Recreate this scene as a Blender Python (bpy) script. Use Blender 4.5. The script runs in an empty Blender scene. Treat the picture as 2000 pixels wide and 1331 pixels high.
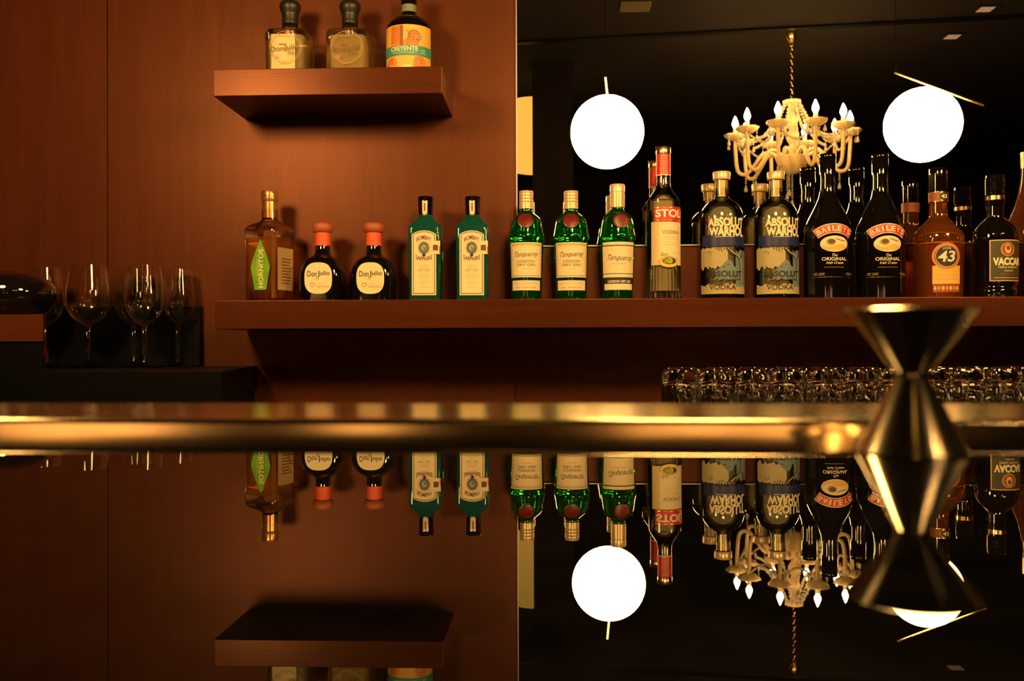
import bpy, math, random
from mathutils import Vector, Matrix

random.seed(7)
C = bpy.context.scene.collection
sc = bpy.context.scene
PI = math.pi

# ------------------------------------------------------------------ camera
FPX = 1900.0                       # focal length in pixels of the 2000 px wide frame
CAMZ = 1.12
PSI = math.atan(80 / FPX)          # yaw off the wall's normal
PHI = math.atan(8.5 / FPX)         # slight upward pitch
ROLL = 0.003
Fv = Vector((-math.sin(PSI) * math.cos(PHI), math.cos(PSI) * math.cos(PHI), math.sin(PHI)))
R0 = Vector((math.cos(PSI), math.sin(PSI), 0))
U0 = R0.cross(Fv)
Rv = R0 * math.cos(ROLL) - U0 * math.sin(ROLL)
Uv = R0 * math.sin(ROLL) + U0 * math.cos(ROLL)
CAM = Vector((0, 0, CAMZ))
cd = bpy.data.cameras.new('camera')
co = bpy.data.objects.new('camera', cd)
C.objects.link(co)
m = Matrix.Identity(4)
for i in range(3):
    m[i][0] = Rv[i]; m[i][1] = Uv[i]; m[i][2] = -Fv[i]; m[i][3] = CAM[i]
co.matrix_world = m
cd.sensor_width = 36
cd.lens = FPX / 2000 * 36
cd.clip_start = 0.01
cd.dof.use_dof = True
cd.dof.focus_distance = 2.0
cd.dof.aperture_fstop = 9.0
sc.camera = co

# ------------------------------------------------------------------ world and exposure
w = bpy.data.worlds.new('world'); sc.world = w; w.use_nodes = True
w.node_tree.nodes['Background'].inputs[0].default_value = (0.02, 0.012, 0.006, 1)
w.node_tree.nodes['Background'].inputs[1].default_value = 0.25
sc.view_settings.view_transform = 'Standard'
sc.view_settings.look = 'None'
sc.view_settings.exposure = 0.0
sc.view_settings.gamma = 1.0
sc.view_settings.use_curve_mapping = False
sc.cycles.use_denoising = True
sc.cycles.max_bounces = 14
sc.cycles.transmission_bounces = 12
sc.cycles.glossy_bounces = 8
sc.cycles.diffuse_bounces = 3
sc.cycles.transparent_max_bounces = 8
sc.cycles.sample_clamp_indirect = 12
sc.cycles.caustics_refractive = False
sc.cycles.caustics_reflective = True
sc.cycles.blur_glossy = 0.2
# light levels of the lamps of the room
L_GLOBE = 84.0
COL_GLOBE = (1.0, 0.57, 0.17)
L_FLAME = 200.0
COL_WARM = (1.0, 0.55, 0.16)

# depths (metres in front of the camera, along the wall's normal)
YB = 2.0        # bottle axes
YW = 2.077      # wall / mirror face
YS = 1.88       # shelf fronts


def at(px, py, Y):
    d = Fv + Rv * ((px - 1000) / FPX) - Uv * ((py - 665.5) / FPX)
    return CAM + d * (Y / d.y)


def mir(px, py, D):
    """real point of something the mirror shows at path depth D"""
    p = at(px, py, D)
    return Vector((p.x, 2 * YW - p.y, p.z))


# ------------------------------------------------------------------ materials
def pmat(name, col, rough=0.5, metal=0.0, trans=0.0, ior=1.5, coat=0.0, spec=None, emit=None, es=0.0, coat_rough=0.05):
    mt = bpy.data.materials.new(name); mt.use_nodes = True
    b = mt.node_tree.nodes['Principled BSDF']
    b.inputs['Base Color'].default_value = (*col, 1)
    b.inputs['Roughness'].default_value = rough
    b.inputs['Metallic'].default_value = metal
    b.inputs['Transmission Weight'].default_value = trans
    b.inputs['IOR'].default_value = ior
    b.inputs['Coat Weight'].default_value = coat
    b.inputs['Coat Roughness'].default_value = coat_rough
    if spec is not None: b.inputs['Specular IOR Level'].default_value = spec
    if emit:
        b.inputs['Emission Color'].default_value = (*emit, 1)
        b.inputs['Emission Strength'].default_value = es
    return mt


def wood(name, c1, c2, rough, scale=(1, 1, 1), coat=0.0, spec=0.5, bump=0.05, tint=(1, 1, 1)):
    mt = pmat(name, c1, rough, coat=coat, spec=spec)
    nt = mt.node_tree; N = nt.nodes; L = nt.links
    b = N['Principled BSDF']
    b.inputs['Specular Tint'].default_value = (*tint, 1)
    tc = N.new('ShaderNodeTexCoord'); mp = N.new('ShaderNodeMapping')
    mp.inputs['Scale'].default_value = scale
    L.new(tc.outputs['Object'], mp.inputs['Vector'])
    n1 = N.new('ShaderNodeTexNoise'); n1.inputs['Scale'].default_value = 6; n1.inputs['Detail'].default_value = 8
    n1.inputs['Distortion'].default_value = 0.6
    n2 = N.new('ShaderNodeTexNoise'); n2.inputs['Scale'].default_value = 55; n2.inputs['Detail'].default_value = 4
    L.new(mp.outputs[0], n1.inputs['Vector']); L.new(mp.outputs[0], n2.inputs['Vector'])
    mx = N.new('ShaderNodeMix'); mx.data_type = 'FLOAT'; mx.inputs[0].default_value = 0.35
    L.new(n1.outputs['Fac'], mx.inputs[2]); L.new(n2.outputs['Fac'], mx.inputs[3])
    cr = N.new('ShaderNodeValToRGB')
    cr.color_ramp.elements[0].position = 0.35; cr.color_ramp.elements[0].color = (*c2, 1)
    cr.color_ramp.elements[1].position = 0.66; cr.color_ramp.elements[1].color = (*c1, 1)
    L.new(mx.outputs[0], cr.inputs[0]); L.new(cr.outputs[0], b.inputs['Base Color'])
    bp = N.new('ShaderNodeBump'); bp.inputs['Strength'].default_value = bump; bp.inputs['Distance'].default_value = 0.002
    L.new(n2.outputs['Fac'], bp.inputs['Height']); L.new(bp.outputs[0], b.inputs['Normal'])
    return mt


def noisy(name, c1, c2, scale, rough=0.6, **k):
    mt = pmat(name, c1, rough, **k)
    nt = mt.node_tree; N = nt.nodes; L = nt.links
    n1 = N.new('ShaderNodeTexNoise'); n1.inputs['Scale'].default_value = scale; n1.inputs['Detail'].default_value = 5
    tc = N.new('ShaderNodeTexCoord'); L.new(tc.outputs['Object'], n1.inputs['Vector'])
    cr = N.new('ShaderNodeValToRGB')
    cr.color_ramp.elements[0].position = 0.35; cr.color_ramp.elements[0].color = (*c1, 1)
    cr.color_ramp.elements[1].position = 0.65; cr.color_ramp.elements[1].color = (*c2, 1)
    L.new(n1.outputs['Fac'], cr.inputs[0]); L.new(cr.outputs[0], N['Principled BSDF'].inputs['Base Color'])
    return mt


def emat(name, col, strength):
    mt = bpy.data.materials.new(name); mt.use_nodes = True
    nt = mt.node_tree; nt.nodes.clear()
    e = nt.nodes.new('ShaderNodeEmission'); o = nt.nodes.new('ShaderNodeOutputMaterial')
    e.inputs[0].default_value = (*col, 1); e.inputs[1].default_value = strength
    nt.links.new(e.outputs[0], o.inputs[0])
    return mt


M = {}
M['wall_wood'] = wood('wall_wood', (0.074, 0.0175, 0.0053), (0.050, 0.012, 0.0038), 0.41, (7, 7, 0.5), spec=0.66, tint=(1, 0.42, 0.27))
M['shelf_wood'] = wood('shelf_wood', (0.072, 0.018, 0.0055), (0.046, 0.0115, 0.004), 0.30, (0.6, 7, 7), spec=0.36, tint=(1, 0.43, 0.28))
M['black'] = pmat('black_lacquer', (0.0015, 0.0015, 0.0015), 0.5, spec=0.12)
M['granite'] = noisy('polished_black_stone', (0.0015, 0.0013, 0.0012), (0.004, 0.0035, 0.003), 60, 0.0, ior=1.28)
M['mirror'] = pmat('mirror_silver', (0.90, 0.88, 0.84), 0.0, metal=1.0)
M['mirror_edge'] = pmat('mirror_bevel', (0.38, 0.36, 0.32), 0.42, metal=1.0)
M['brushed'] = noisy('brushed_metal', (0.52, 0.42, 0.27), (0.62, 0.51, 0.34), 9, 0.16, metal=1.0)
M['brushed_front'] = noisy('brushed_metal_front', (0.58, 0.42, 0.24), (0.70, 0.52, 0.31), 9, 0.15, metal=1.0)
M['steel'] = pmat('jigger_steel', (0.72, 0.62, 0.46), 0.16, metal=1.0)
M['brass'] = pmat('brass', (0.80, 0.52, 0.20), 0.18, metal=1.0)
M['ceiling'] = noisy('ceiling_paint', (0.007, 0.0052, 0.0040), (0.010, 0.0075, 0.0055), 3, 0.9, spec=0.12)
M['dark_wall'] = noisy('dark_wall_paint', (0.005, 0.003, 0.002), (0.008, 0.005, 0.003), 2, 0.9, spec=0.1)
M['floor'] = wood('floor_boards', (0.05, 0.025, 0.012), (0.03, 0.015, 0.008), 0.4, (1, 8, 1))
M['globe'] = emat('opal_globe_lit', COL_GLOBE, L_GLOBE)
M['flame'] = emat('bulb_lit', (1.0, 0.60, 0.22), L_FLAME)
M['shade'] = emat('lamp_shade_lit', (1.0, 0.50, 0.075), 1.15)
M['added_shade'] = emat('added_lamp_shade_lit', (1.0, 0.50, 0.15), 3.6)  # glow of the added, unseen lamps behind the camera
M['spot'] = emat('downlight_lit', (1.0, 0.50, 0.22), 0.42)
M['opal'] = pmat('opal_glass', (0.88, 0.66, 0.36), 0.25, spec=0.6)
M['crystal'] = pmat('crystal_bead', (0.95, 0.85, 0.66), 0.05, trans=0.45, ior=1.5)
M['glass'] = pmat('clear_glass', (1, 1, 1), 0.0, trans=1.0, ior=1.47)
M['green_glass'] = pmat('green_glass', (0.015, 0.60, 0.04), 0.02, trans=0.965, ior=1.5)
M['teal_glass'] = pmat('blue_green_glass', (0.03, 0.38, 0.34), 0.04, trans=0.84, ior=1.45)
M['black_glass'] = pmat('black_glass', (0.004, 0.003, 0.003), 0.04, coat=0.5)
M['amber_glass'] = pmat('amber_glass', (0.80, 0.24, 0.045), 0.02, trans=0.92, ior=1.45)
M['pink_glass'] = pmat('rose_glass', (0.75, 0.22, 0.13), 0.03, trans=0.85, ior=1.5)
M['cream'] = pmat('cream_paper', (0.80, 0.68, 0.44), 0.55)
M['cream_gloss'] = pmat('cream_cap', (0.74, 0.56, 0.33), 0.28, metal=0.35)
M['ivory'] = pmat('ivory_ink', (0.86, 0.74, 0.50), 0.5)
M['ink'] = pmat('dark_ink', (0.020, 0.014, 0.012), 0.5)
M['brown_ink'] = pmat('brown_ink', (0.13, 0.055, 0.02), 0.5)
M['tan_ink'] = pmat('tan_ink', (0.45, 0.30, 0.14), 0.5)
M['maroon'] = pmat('maroon_ink', (0.14, 0.012, 0.02), 0.5)
M['red'] = pmat('red_print', (0.60, 0.022, 0.018), 0.4)
M['seal'] = pmat('red_wax', (0.14, 0.006, 0.005), 0.35)
M['straw'] = pmat('lit_back_label_straw', (0.66, 0.50, 0.24), 0.5)
M['white'] = pmat('white_print', (0.86, 0.82, 0.72), 0.5)
M['orange_band'] = pmat('orange_neck_band', (0.80, 0.10, 0.035), 0.5)
M['terracotta'] = noisy('terracotta_cap', (0.36, 0.085, 0.030), (0.42, 0.10, 0.036), 40, 0.5)
M['gold'] = pmat('gold_foil', (0.86, 0.62, 0.28), 0.22, metal=1.0)
M['copper'] = pmat('copper_foil', (0.72, 0.33, 0.13), 0.25, metal=0.8)
M['lime'] = noisy('green_label', (0.11, 0.34, 0.012), (0.19, 0.44, 0.02), 30, 0.5)
M['lime2'] = pmat('light_green_print', (0.30, 0.52, 0.05), 0.5)
M['forest'] = pmat('green_print', (0.02, 0.16, 0.03), 0.5)
M['teal'] = pmat('teal_print', (0.05, 0.30, 0.22), 0.5)
M['sage'] = pmat('sage_paper', (0.16, 0.20, 0.13), 0.5)
M['orange'] = noisy('orange_print', (0.66, 0.17, 0.03), (0.75, 0.26, 0.05), 60, 0.5)
M['ochre'] = pmat('ochre_print', (0.80, 0.45, 0.10), 0.5)
M['rust'] = pmat('rust_print', (0.28, 0.07, 0.025), 0.5)
M['yellow'] = pmat('yellow_print', (0.80, 0.58, 0.06), 0.5)
M['blue'] = pmat('blue_print', (0.010, 0.018, 0.11), 0.4)
M['greyblue'] = pmat('grey_blue_print', (0.14, 0.21, 0.24), 0.4)
M['sand'] = pmat('sand_print', (0.42, 0.36, 0.19), 0.4)
M['dark_green'] = pmat('dark_olive_print', (0.045, 0.045, 0.016), 0.5)
M['bordeaux'] = pmat('black_stopper', (0.012, 0.010, 0.010), 0.42)
M['orange_ring'] = pmat('orange_ring', (0.70, 0.22, 0.05), 0.45)
M['screen'] = pmat('vent_metal', (0.08, 0.055, 0.03), 0.6)
M['cloth'] = pmat('table_wood', (0.06, 0.03, 0.015), 0.5)


def thin_glass(name, tint, ior=1.6):
    """thin bottle glass: clear to light, with a glossy skin that strengthens towards grazing"""
    mt = bpy.data.materials.new(name); mt.use_nodes = True
    nt = mt.node_tree; nt.nodes.clear(); N = nt.nodes; L = nt.links
    f = N.new('ShaderNodeFresnel'); f.inputs[0].default_value = ior
    tr = N.new('ShaderNodeBsdfTransparent'); tr.inputs[0].default_value = (*tint, 1)
    gl = N.new('ShaderNodeBsdfGlossy'); gl.inputs['Roughness'].default_value = 0.015
    rf = N.new('ShaderNodeBsdfRefraction'); rf.inputs['IOR'].default_value = 1.2; rf.inputs['Roughness'].default_value = 0.0
    rf.inputs[0].default_value = (*tint, 1)
    m0 = N.new('ShaderNodeMixShader'); m0.inputs[0].default_value = 0.15
    L.new(tr.outputs[0], m0.inputs[1]); L.new(rf.outputs[0], m0.inputs[2])
    mx = N.new('ShaderNodeMixShader'); o = N.new('ShaderNodeOutputMaterial')
    L.new(f.outputs[0], mx.inputs[0]); L.new(m0.outputs[0], mx.inputs[1]); L.new(gl.outputs[0], mx.inputs[2])
    L.new(mx.outputs[0], o.inputs[0])
    return mt


def spirit(name, tint, body, k):
    """clear drink: passes light, bends part of it, scatters a little"""
    mt = bpy.data.materials.new(name); mt.use_nodes = True
    nt = mt.node_tree; nt.nodes.clear(); N = nt.nodes; L = nt.links
    tr = N.new('ShaderNodeBsdfTransparent'); tr.inputs[0].default_value = (*tint, 1)
    rf = N.new('ShaderNodeBsdfRefraction'); rf.inputs['IOR'].default_value = 1.33; rf.inputs['Roughness'].default_value = 0.0
    rf.inputs[0].default_value = (*tint, 1)
    df = N.new('ShaderNodeBsdfDiffuse'); df.inputs[0].default_value = (*body, 1)
    tl = N.new('ShaderNodeBsdfTranslucent'); tl.inputs[0].default_value = (*body, 1)
    a = N.new('ShaderNodeMixShader'); a.inputs[0].default_value = 0.22
    c = N.new('ShaderNodeMixShader'); c.inputs[0].default_value = 0.3
    d = N.new('ShaderNodeMixShader'); d.inputs[0].default_value = k; o = N.new('ShaderNodeOutputMaterial')
    L.new(tr.outputs[0], a.inputs[1]); L.new(rf.outputs[0], a.inputs[2])
    L.new(df.outputs[0], c.inputs[1]); L.new(tl.outputs[0], c.inputs[2])
    L.new(a.outputs[0], d.inputs[1]); L.new(c.outputs[0], d.inputs[2]); L.new(d.outputs[0], o.inputs[0])
    return mt


M['liquid'] = spirit('clear_spirit', (0.96, 0.94, 0.86), (0.92, 0.86, 0.66), 0.34)
M['bright_liquid'] = spirit('bright_spirit', (0.98, 0.92, 0.74), (1.0, 0.86, 0.56), 0.50)
M['gold_liquid'] = spirit('golden_spirit', (0.95, 0.66, 0.28), (0.95, 0.46, 0.11), 0.20)
M['pale_liquid'] = spirit('straw_spirit', (1.0, 0.90, 0.64), (1.0, 0.78, 0.40), 0.36)
M['bottle_glass'] = thin_glass('bottle_glass', (0.97, 0.97, 0.93))

# ------------------------------------------------------------------ mesh builder
class MB:
    def __init__(s): s.v = []; s.f = []; s.mi = []; s.sm = []

    def add(s, vs, fs, mi=0, smooth=True):
        o = len(s.v); s.v += [tuple(q) for q in vs]
        s.f += [tuple(i + o for i in f) for f in fs]
        s.mi += [mi] * len(fs); s.sm += [smooth] * len(fs)

    def box(s, x0, x1, y0, y1, z0, z1, mi=0, bev=0.0):
        if bev <= 0:
            vs = [(x, y, z) for z in (z0, z1) for y in (y0, y1) for x in (x0, x1)]
            s.add(vs, [(0, 2, 3, 1), (4, 5, 7, 6), (0, 1, 5, 4), (2, 6, 7, 3), (0, 4, 6, 2), (1, 3, 7, 5)], mi, False)
            return
        import bmesh
        bm = bmesh.new(); bmesh.ops.create_cube(bm, size=1)
        for q in bm.verts:
            q.co = Vector(((x0 + x1) / 2 + q.co.x * (x1 - x0), (y0 + y1) / 2 + q.co.y * (y1 - y0), (z0 + z1) / 2 + q.co.z * (z1 - z0)))
        bmesh.ops.bevel(bm, geom=bm.edges[:], offset=bev, segments=3, profile=0.5, affect='EDGES')
        bm.verts.index_update()
        s.add([q.co for q in bm.verts], [[q.index for q in f.verts] for f in bm.faces], mi, False)
        bm.free()

    def lathe(s, prof, seg=48, c=(0, 0, 0), mi=0, ripple=None, axis=None):
        """prof: (r, z) list; r = 0 ends close it"""
        vs = []; fs = []; rings = []
        for (r, z) in prof:
            if r < 1e-6:
                rings.append([len(vs)]); vs.append((0, 0, z))
            else:
                rg = []
                for k in range(seg):
                    a = 2 * PI * k / seg
                    rr = r * (1 + (ripple(a, z) if ripple else 0))
                    rg.append(len(vs)); vs.append((rr * math.cos(a), rr * math.sin(a), z))
                rings.append(rg)
        for a, b in zip(rings[:-1], rings[1:]):
            if len(a) == 1 and len(b) == 1: continue
            for k in range(seg):
                k2 = (k + 1) % seg
                if len(a) == 1: fs.append((a[0], b[k2], b[k]))
                elif len(b) == 1: fs.append((a[k], a[k2], b[0]))
                else: fs.append((a[k], a[k2], b[k2], b[k]))
        if axis is not None:
            q = Vector((0, 0, 1)).rotation_difference(Vector(axis).normalized())
            vs = [q @ Vector(p) for p in vs]
        s.add([(p[0] + c[0], p[1] + c[1], p[2] + c[2]) for p in vs], fs, mi)

    def loft(s, secs, seg=64, mi=0, cap=True):
        """secs: (z, hx, hy, exponent, corner_rot)"""
        vs = []; fs = []
        for (z, hx, hy, n) in secs:
            for k in range(seg):
                a = 2 * PI * (k + 0.5) / seg
                c, t = math.cos(a), math.sin(a)
                vs.append((hx * math.copysign(abs(c) ** (2 / n), c), hy * math.copysign(abs(t) ** (2 / n), t), z))
        for i in range(len(secs) - 1):
            for k in range(seg):
                k2 = (k + 1) % seg
                fs.append((i * seg + k, i * seg + k2, (i + 1) * seg + k2, (i + 1) * seg + k))
        if cap:
            fs.append(tuple(reversed(range(seg)))); fs.append(tuple(range((len(secs) - 1) * seg, len(secs) * seg)))
        s.add(vs, fs, mi)

    def tube(s, pts, r, seg=8, mi=0, caps=True):
        pts = [Vector(p) for p in pts]
        n = len(pts); vs = []; fs = []
        t0 = (pts[1] - pts[0]).normalized()
        up = Vector((0, 0, 1)) if abs(t0.z) < 0.9 else Vector((1, 0, 0))
        nrm = t0.cross(up).normalized()
        for i, p in enumerate(pts):
            t = (pts[min(i + 1, n - 1)] - pts[max(i - 1, 0)]).normalized()
            nrm = (nrm - t * nrm.dot(t)).normalized(); bn = t.cross(nrm)
            rr = r[i] if isinstance(r, (list, tuple)) else r
            for k in range(seg):
                a = 2 * PI * k / seg
                vs.append(p + nrm * (rr * math.cos(a)) + bn * (rr * math.sin(a)))
        for i in range(n - 1):
            for k in range(seg):
                k2 = (k + 1) % seg
                fs.append((i * seg + k, i * seg + k2, (i + 1) * seg + k2, (i + 1) * seg + k))
        if caps:
            fs.append(tuple(reversed(range(seg)))); fs.append(tuple(range((n - 1) * seg, n * seg)))
        s.add(vs, fs, mi)

    def ball(s, c, rx, ry=None, rz=None, seg=24, rings=14, mi=0):
        ry = ry or rx; rz = rz or rx
        prof = [(math.sin(PI * i / rings), -math.cos(PI * i / rings)) for i in range(rings + 1)]
        prof[0] = (0, -1); prof[-1] = (0, 1)
        t = MB(); t.lathe(prof, seg)
        s.add([(c[0] + p[0] * rx, c[1] + p[1] * ry, c[2] + p[2] * rz) for p in t.v], t.f, mi)

    def build(s, name, mats, parent=None, loc=None, autosmooth=True):
        me = bpy.data.meshes.new(name)
        me.from_pydata(s.v, [], s.f)
        for mt in (mats if isinstance(mats, (list, tuple)) else [mats]): me.materials.append(mt)
        me.polygons.foreach_set('material_index', s.mi)
        me.polygons.foreach_set('use_smooth', s.sm)
        me.update()
        if autosmooth and all(s.sm):
            try: me.set_sharp_from_angle(angle=math.radians(38))
            except Exception: pass
        o = bpy.data.objects.new(name, me); C.objects.link(o)
        if loc is not None: o.location = loc
        if parent is not None: o.parent = parent
        return o


def thing(name, label, cat, loc=(0, 0, 0), rz=0.0, group=None):
    o = bpy.data.objects.new(name, None); C.objects.link(o)
    o.location = loc; o.rotation_euler = (0, 0, rz); o.empty_display_size = 0.05
    o['label'] = label; o['category'] = cat
    if group: o['group'] = group
    return o


def tag(o, label, cat, group=None):
    o['label'] = label; o['category'] = cat
    if group: o['group'] = group
    return o


def struct(o): o['kind'] = 'structure'; return o


def dup(o, parent=None):
    c = o.copy(); C.objects.link(c); c.parent = parent
    for ch in list(o.children): dup(ch, c)
    return c


def dup_thing(root, loc, label, rz=None, group=None):
    c = dup(root); c.location = loc; c['label'] = label
    if rz is not None: c.rotation_euler = (0, 0, rz)
    if group: c['group'] = group
    return c


# ------------------------------------------------------------------ lettering and labels
_tc = {}


def text2d(s, bold=0.0):
    k = (s, bold)
    if k not in _tc:
        cu = bpy.data.curves.new('lettering', 'FONT'); cu.body = s; cu.size = 1; cu.offset = bold
        cu.resolution_u = 4; cu.fill_mode = 'BOTH'
        o = bpy.data.objects.new('lettering', cu); C.objects.link(o)
        bpy.context.view_layer.update()
        me = bpy.data.meshes.new_from_object(o.evaluated_get(bpy.context.evaluated_depsgraph_get()))
        vs = [(v.co.x, v.co.y) for v in me.vertices]; fs = [tuple(p.vertices) for p in me.polygons]
        # split long edges so that the letters follow a curved bottle
        tris = [[vs[f[0]], vs[f[i]], vs[f[i + 1]]] for f in fs for i in range(1, len(f) - 1)]
        lim = 0.16; out = []
        while tris:
            t3 = tris.pop(); e = [math.dist(t3[i], t3[(i + 1) % 3]) for i in range(3)]; i = e.index(max(e))
            if e[i] > lim:
                p, q, r = t3[i], t3[(i + 1) % 3], t3[(i + 2) % 3]; h = ((p[0] + q[0]) / 2, (p[1] + q[1]) / 2)
                tris += [[p, h, r], [h, q, r]]
            else: out.append(t3)
        vs = [p for t3 in out for p in t3]; fs = [(3 * i, 3 * i + 1, 3 * i + 2) for i in range(len(out))]
        bpy.data.objects.remove(o); bpy.data.curves.remove(cu); bpy.data.meshes.remove(me)
        _tc[k] = (vs, fs)
    return _tc[k]


class Label:
    """flat drawing (u across, z up, metres) laid on a bottle's surface by fn(u, z, off)"""
    def __init__(s, fn, mats):
        s.fn = fn; s.mb = MB(); s.mats = [M[k] for k in mats]; s.keys = list(mats); s.lay = 0

    def put(s, pts, fs, key, off):
        if key not in s.keys: s.keys.append(key); s.mats.append(M[key])
        s.mb.add([s.fn(u, z, 0.0005 + off * 0.00022) for u, z in pts], fs, s.keys.index(key), True)

    def strip(s, x0, x1, lo, hi, key, off=0, nx=24, nz=6):
        pts = []; fs = []
        for i in range(nx + 1):
            x = x0 + (x1 - x0) * i / nx; a, b = lo(x), hi(x)
            for j in range(nz + 1): pts.append((x, a + (b - a) * j / nz))
        for i in range(nx):
            for j in range(nz):
                q = i * (nz + 1) + j
                fs.append((q, q + nz + 1, q + nz + 2, q + 1))
        s.put(pts, fs, key, off)

    def rect(s, x0, x1, z0, z1, key, off=0, nx=16, nz=6): s.strip(x0, x1, lambda x: z0, lambda x: z1, key, off, nx, nz)

    def ell(s, cx, cz, rx, rz, key, off=0, n=2.0, nx=32):
        def h(x): return rz * max(0.0, 1 - abs((x - cx) / rx) ** n) ** (1 / n)
        pts = []; fs = []; nz = 6
        for i in range(nx + 1):
            t = -math.cos(PI * i / nx); x = cx + rx * t; b = h(x)
            for j in range(nz + 1): pts.append((x, cz - b + 2 * b * j / nz))
        for i in range(nx):
            for j in range(nz):
                q = i * (nz + 1) + j
                fs.append((q, q + nz + 1, q + nz + 2, q + 1))
        s.put(pts, fs, key, off)

    def ring(s, cx, cz, r0, r1, key, off=0, a0=0, a1=2 * PI, n=40, sx=1.0):
        pts = []; fs = []
        for i in range(n + 1):
            a = a0 + (a1 - a0) * i / n
            pts += [(cx + sx * r0 * math.cos(a), cz + r0 * math.sin(a)), (cx + sx * r1 * math.cos(a), cz + r1 * math.sin(a))]
            if i < n: fs.append((2 * i, 2 * i + 1, 2 * i + 3, 2 * i + 2))
        s.put(pts, fs, key, off)

    def line(s, p, wd, key, off=1):
        pts = []; fs = []
        for i, (x, z) in enumerate(p):
            a = p[max(0, i - 1)]; b = p[min(len(p) - 1, i + 1)]
            dx, dz = b[0] - a[0], b[1] - a[1]; l = math.hypot(dx, dz) or 1
            nx_, nz_ = -dz / l * wd / 2, dx / l * wd / 2
            pts += [(x + nx_, z + nz_), (x - nx_, z - nz_)]
            if i: fs.append((2 * i - 2, 2 * i - 1, 2 * i + 1, 2 * i))
        s.put(pts, fs, key, off)

    def text(s, t, cx, cz, w, h, key, off=2, bold=0.0, shear=0.0, rot=0.0, arc=0.0, taper=None):
        vs, fs = text2d(t, bold)
        x0 = min(v[0] for v in vs); x1 = max(v[0] for v in vs); y0 = min(v[1] for v in vs); y1 = max(v[1] for v in vs)
        pts = []
        for x, y in vs:
            u = ((x - x0) / (x1 - x0) - 0.5); v = ((y - y0) / (y1 - y0) - 0.5)
            u = u * w + shear * v * h; v = v * h
            if taper: v *= taper(u / w)
            if arc: v += arc * (1 - (2 * u / w) ** 2) - arc
            if rot: u, v = u * math.cos(rot) - v * math.sin(rot), u * math.sin(rot) + v * math.cos(rot)
            pts.append((cx + u, cz + v))
        s.put(pts, fs, key, off)

    def build(s, name, parent, label=None):
        o = s.mb.build(name, s.mats, parent, autosmooth=False)
        if label: o['label'] = label
        return o


def interp(prof, z):
    for (r0, z0), (r1, z1) in zip(prof[:-1], prof[1:]):
        if min(z0, z1) <= z <= max(z0, z1) and z1 != z0: return r0 + (r1 - r0) * (z - z0) / (z1 - z0)
    return prof[-1][0] if z > prof[-1][1] else prof[0][0]


def on_lathe(prof, rot=0.0, back=False):
    def fn(u, z, off):
        r = interp(prof, z) + off; a = u / max(interp(prof, z), 0.005) + rot
        if back: return (r * math.sin(a), r * math.cos(a), z)
        return (r * math.sin(a), -r * math.cos(a), z)
    return fn


def on_flat(h, back=False, dx=0):
    def fn(u, z, off):
        return (u + dx, (h + off) if back else -(h + off), z)
    return fn


def smooth_prof(p, n=4):
    """Catmull-Rom through the control points"""
    out = []
    for i in range(len(p) - 1):
        p0 = p[max(i - 1, 0)]; p1 = p[i]; p2 = p[i + 1]; p3 = p[min(i + 2, len(p) - 1)]
        for k in range(n):
            t = k / n
            out.append(tuple(0.5 * (2 * p1[j] + (p2[j] - p0[j]) * t + (2 * p0[j] - 5 * p1[j] + 4 * p2[j] - p3[j]) * t * t
                                    + (3 * p1[j] - p0[j] - 3 * p2[j] + p3[j]) * t ** 3) for j in (0, 1)))
    out.append(p[-1]); return out


# ------------------------------------------------------------------ the setting
BARZ = CAMZ - 0.0426
CEILZ = CAMZ + 1.56
XL, XR, YN = -3.2, 4.6, -4.8
x_m0 = at(1008, 300, YW).x                       # left edge of the mirror
z_m0 = at(1200, 481, YW).z                       # bottom edge of the mirror


def plain(name, x0, x1, y0, y1, z0, z1, mt, bev=0):
    b = MB(); b.box(x0, x1, y0, y1, z0, z1, 0, bev); return b.build(name, mt)


struct(plain('floor', XL, XR, YN, YW + 0.3, -0.05, 0, M['floor']))
struct(plain('ceiling', XL, XR, YN, YW + 0.3, CEILZ, CEILZ + 0.1, M['ceiling']))
struct(plain('wall_left', XL - 0.1, XL, YN, YW + 0.3, 0, CEILZ, M['dark_wall']))
struct(plain('wall_right', XR, XR + 0.1, YN, YW + 0.3, 0, CEILZ, M['dark_wall']))
struct(plain('wall_near', XL, XR, YN - 0.1, YN, 0, CEILZ, M['dark_wall']))
# back wall: wood veneer panels with a fine groove, a step down to the plain board behind the mirror
b = MB()
xg = at(210, 300, YW).x
xe = at(1003.5, 300, YW).x
b.box(XL, xg - 0.0015, YW, YW + 0.06, 0, CEILZ, 0)
b.box(xg + 0.0015, xe, YW, YW + 0.06, 0, CEILZ, 0)
b.box(XL, XR, YW + 0.006, YW + 0.1, 0, CEILZ, 0)
struct(b.build('wall_back', M['wall_wood']))
# the mirror: silver pane and a narrow bright bevel
mr = thing('wall_mirror', 'large frameless wall mirror behind the row of bottles on the long shelf', 'mirror', (x_m0, YW, z_m0))
b = MB(); b.box(0.0025, XR - x_m0 - 0.05, 0, 0.0055, 0.0025, CEILZ - z_m0 - 0.02)
b.build('mirror_pane', M['mirror'], mr)
b = MB(); b.box(0, 0.0025, 0.0, 0.0055, 0, CEILZ - z_m0 - 0.02); b.box(0.0025, XR - x_m0 - 0.05, 0.0, 0.0055, 0, 0.0025)
b.build('bevelled_edge', M['mirror_edge'], mr)
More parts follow.
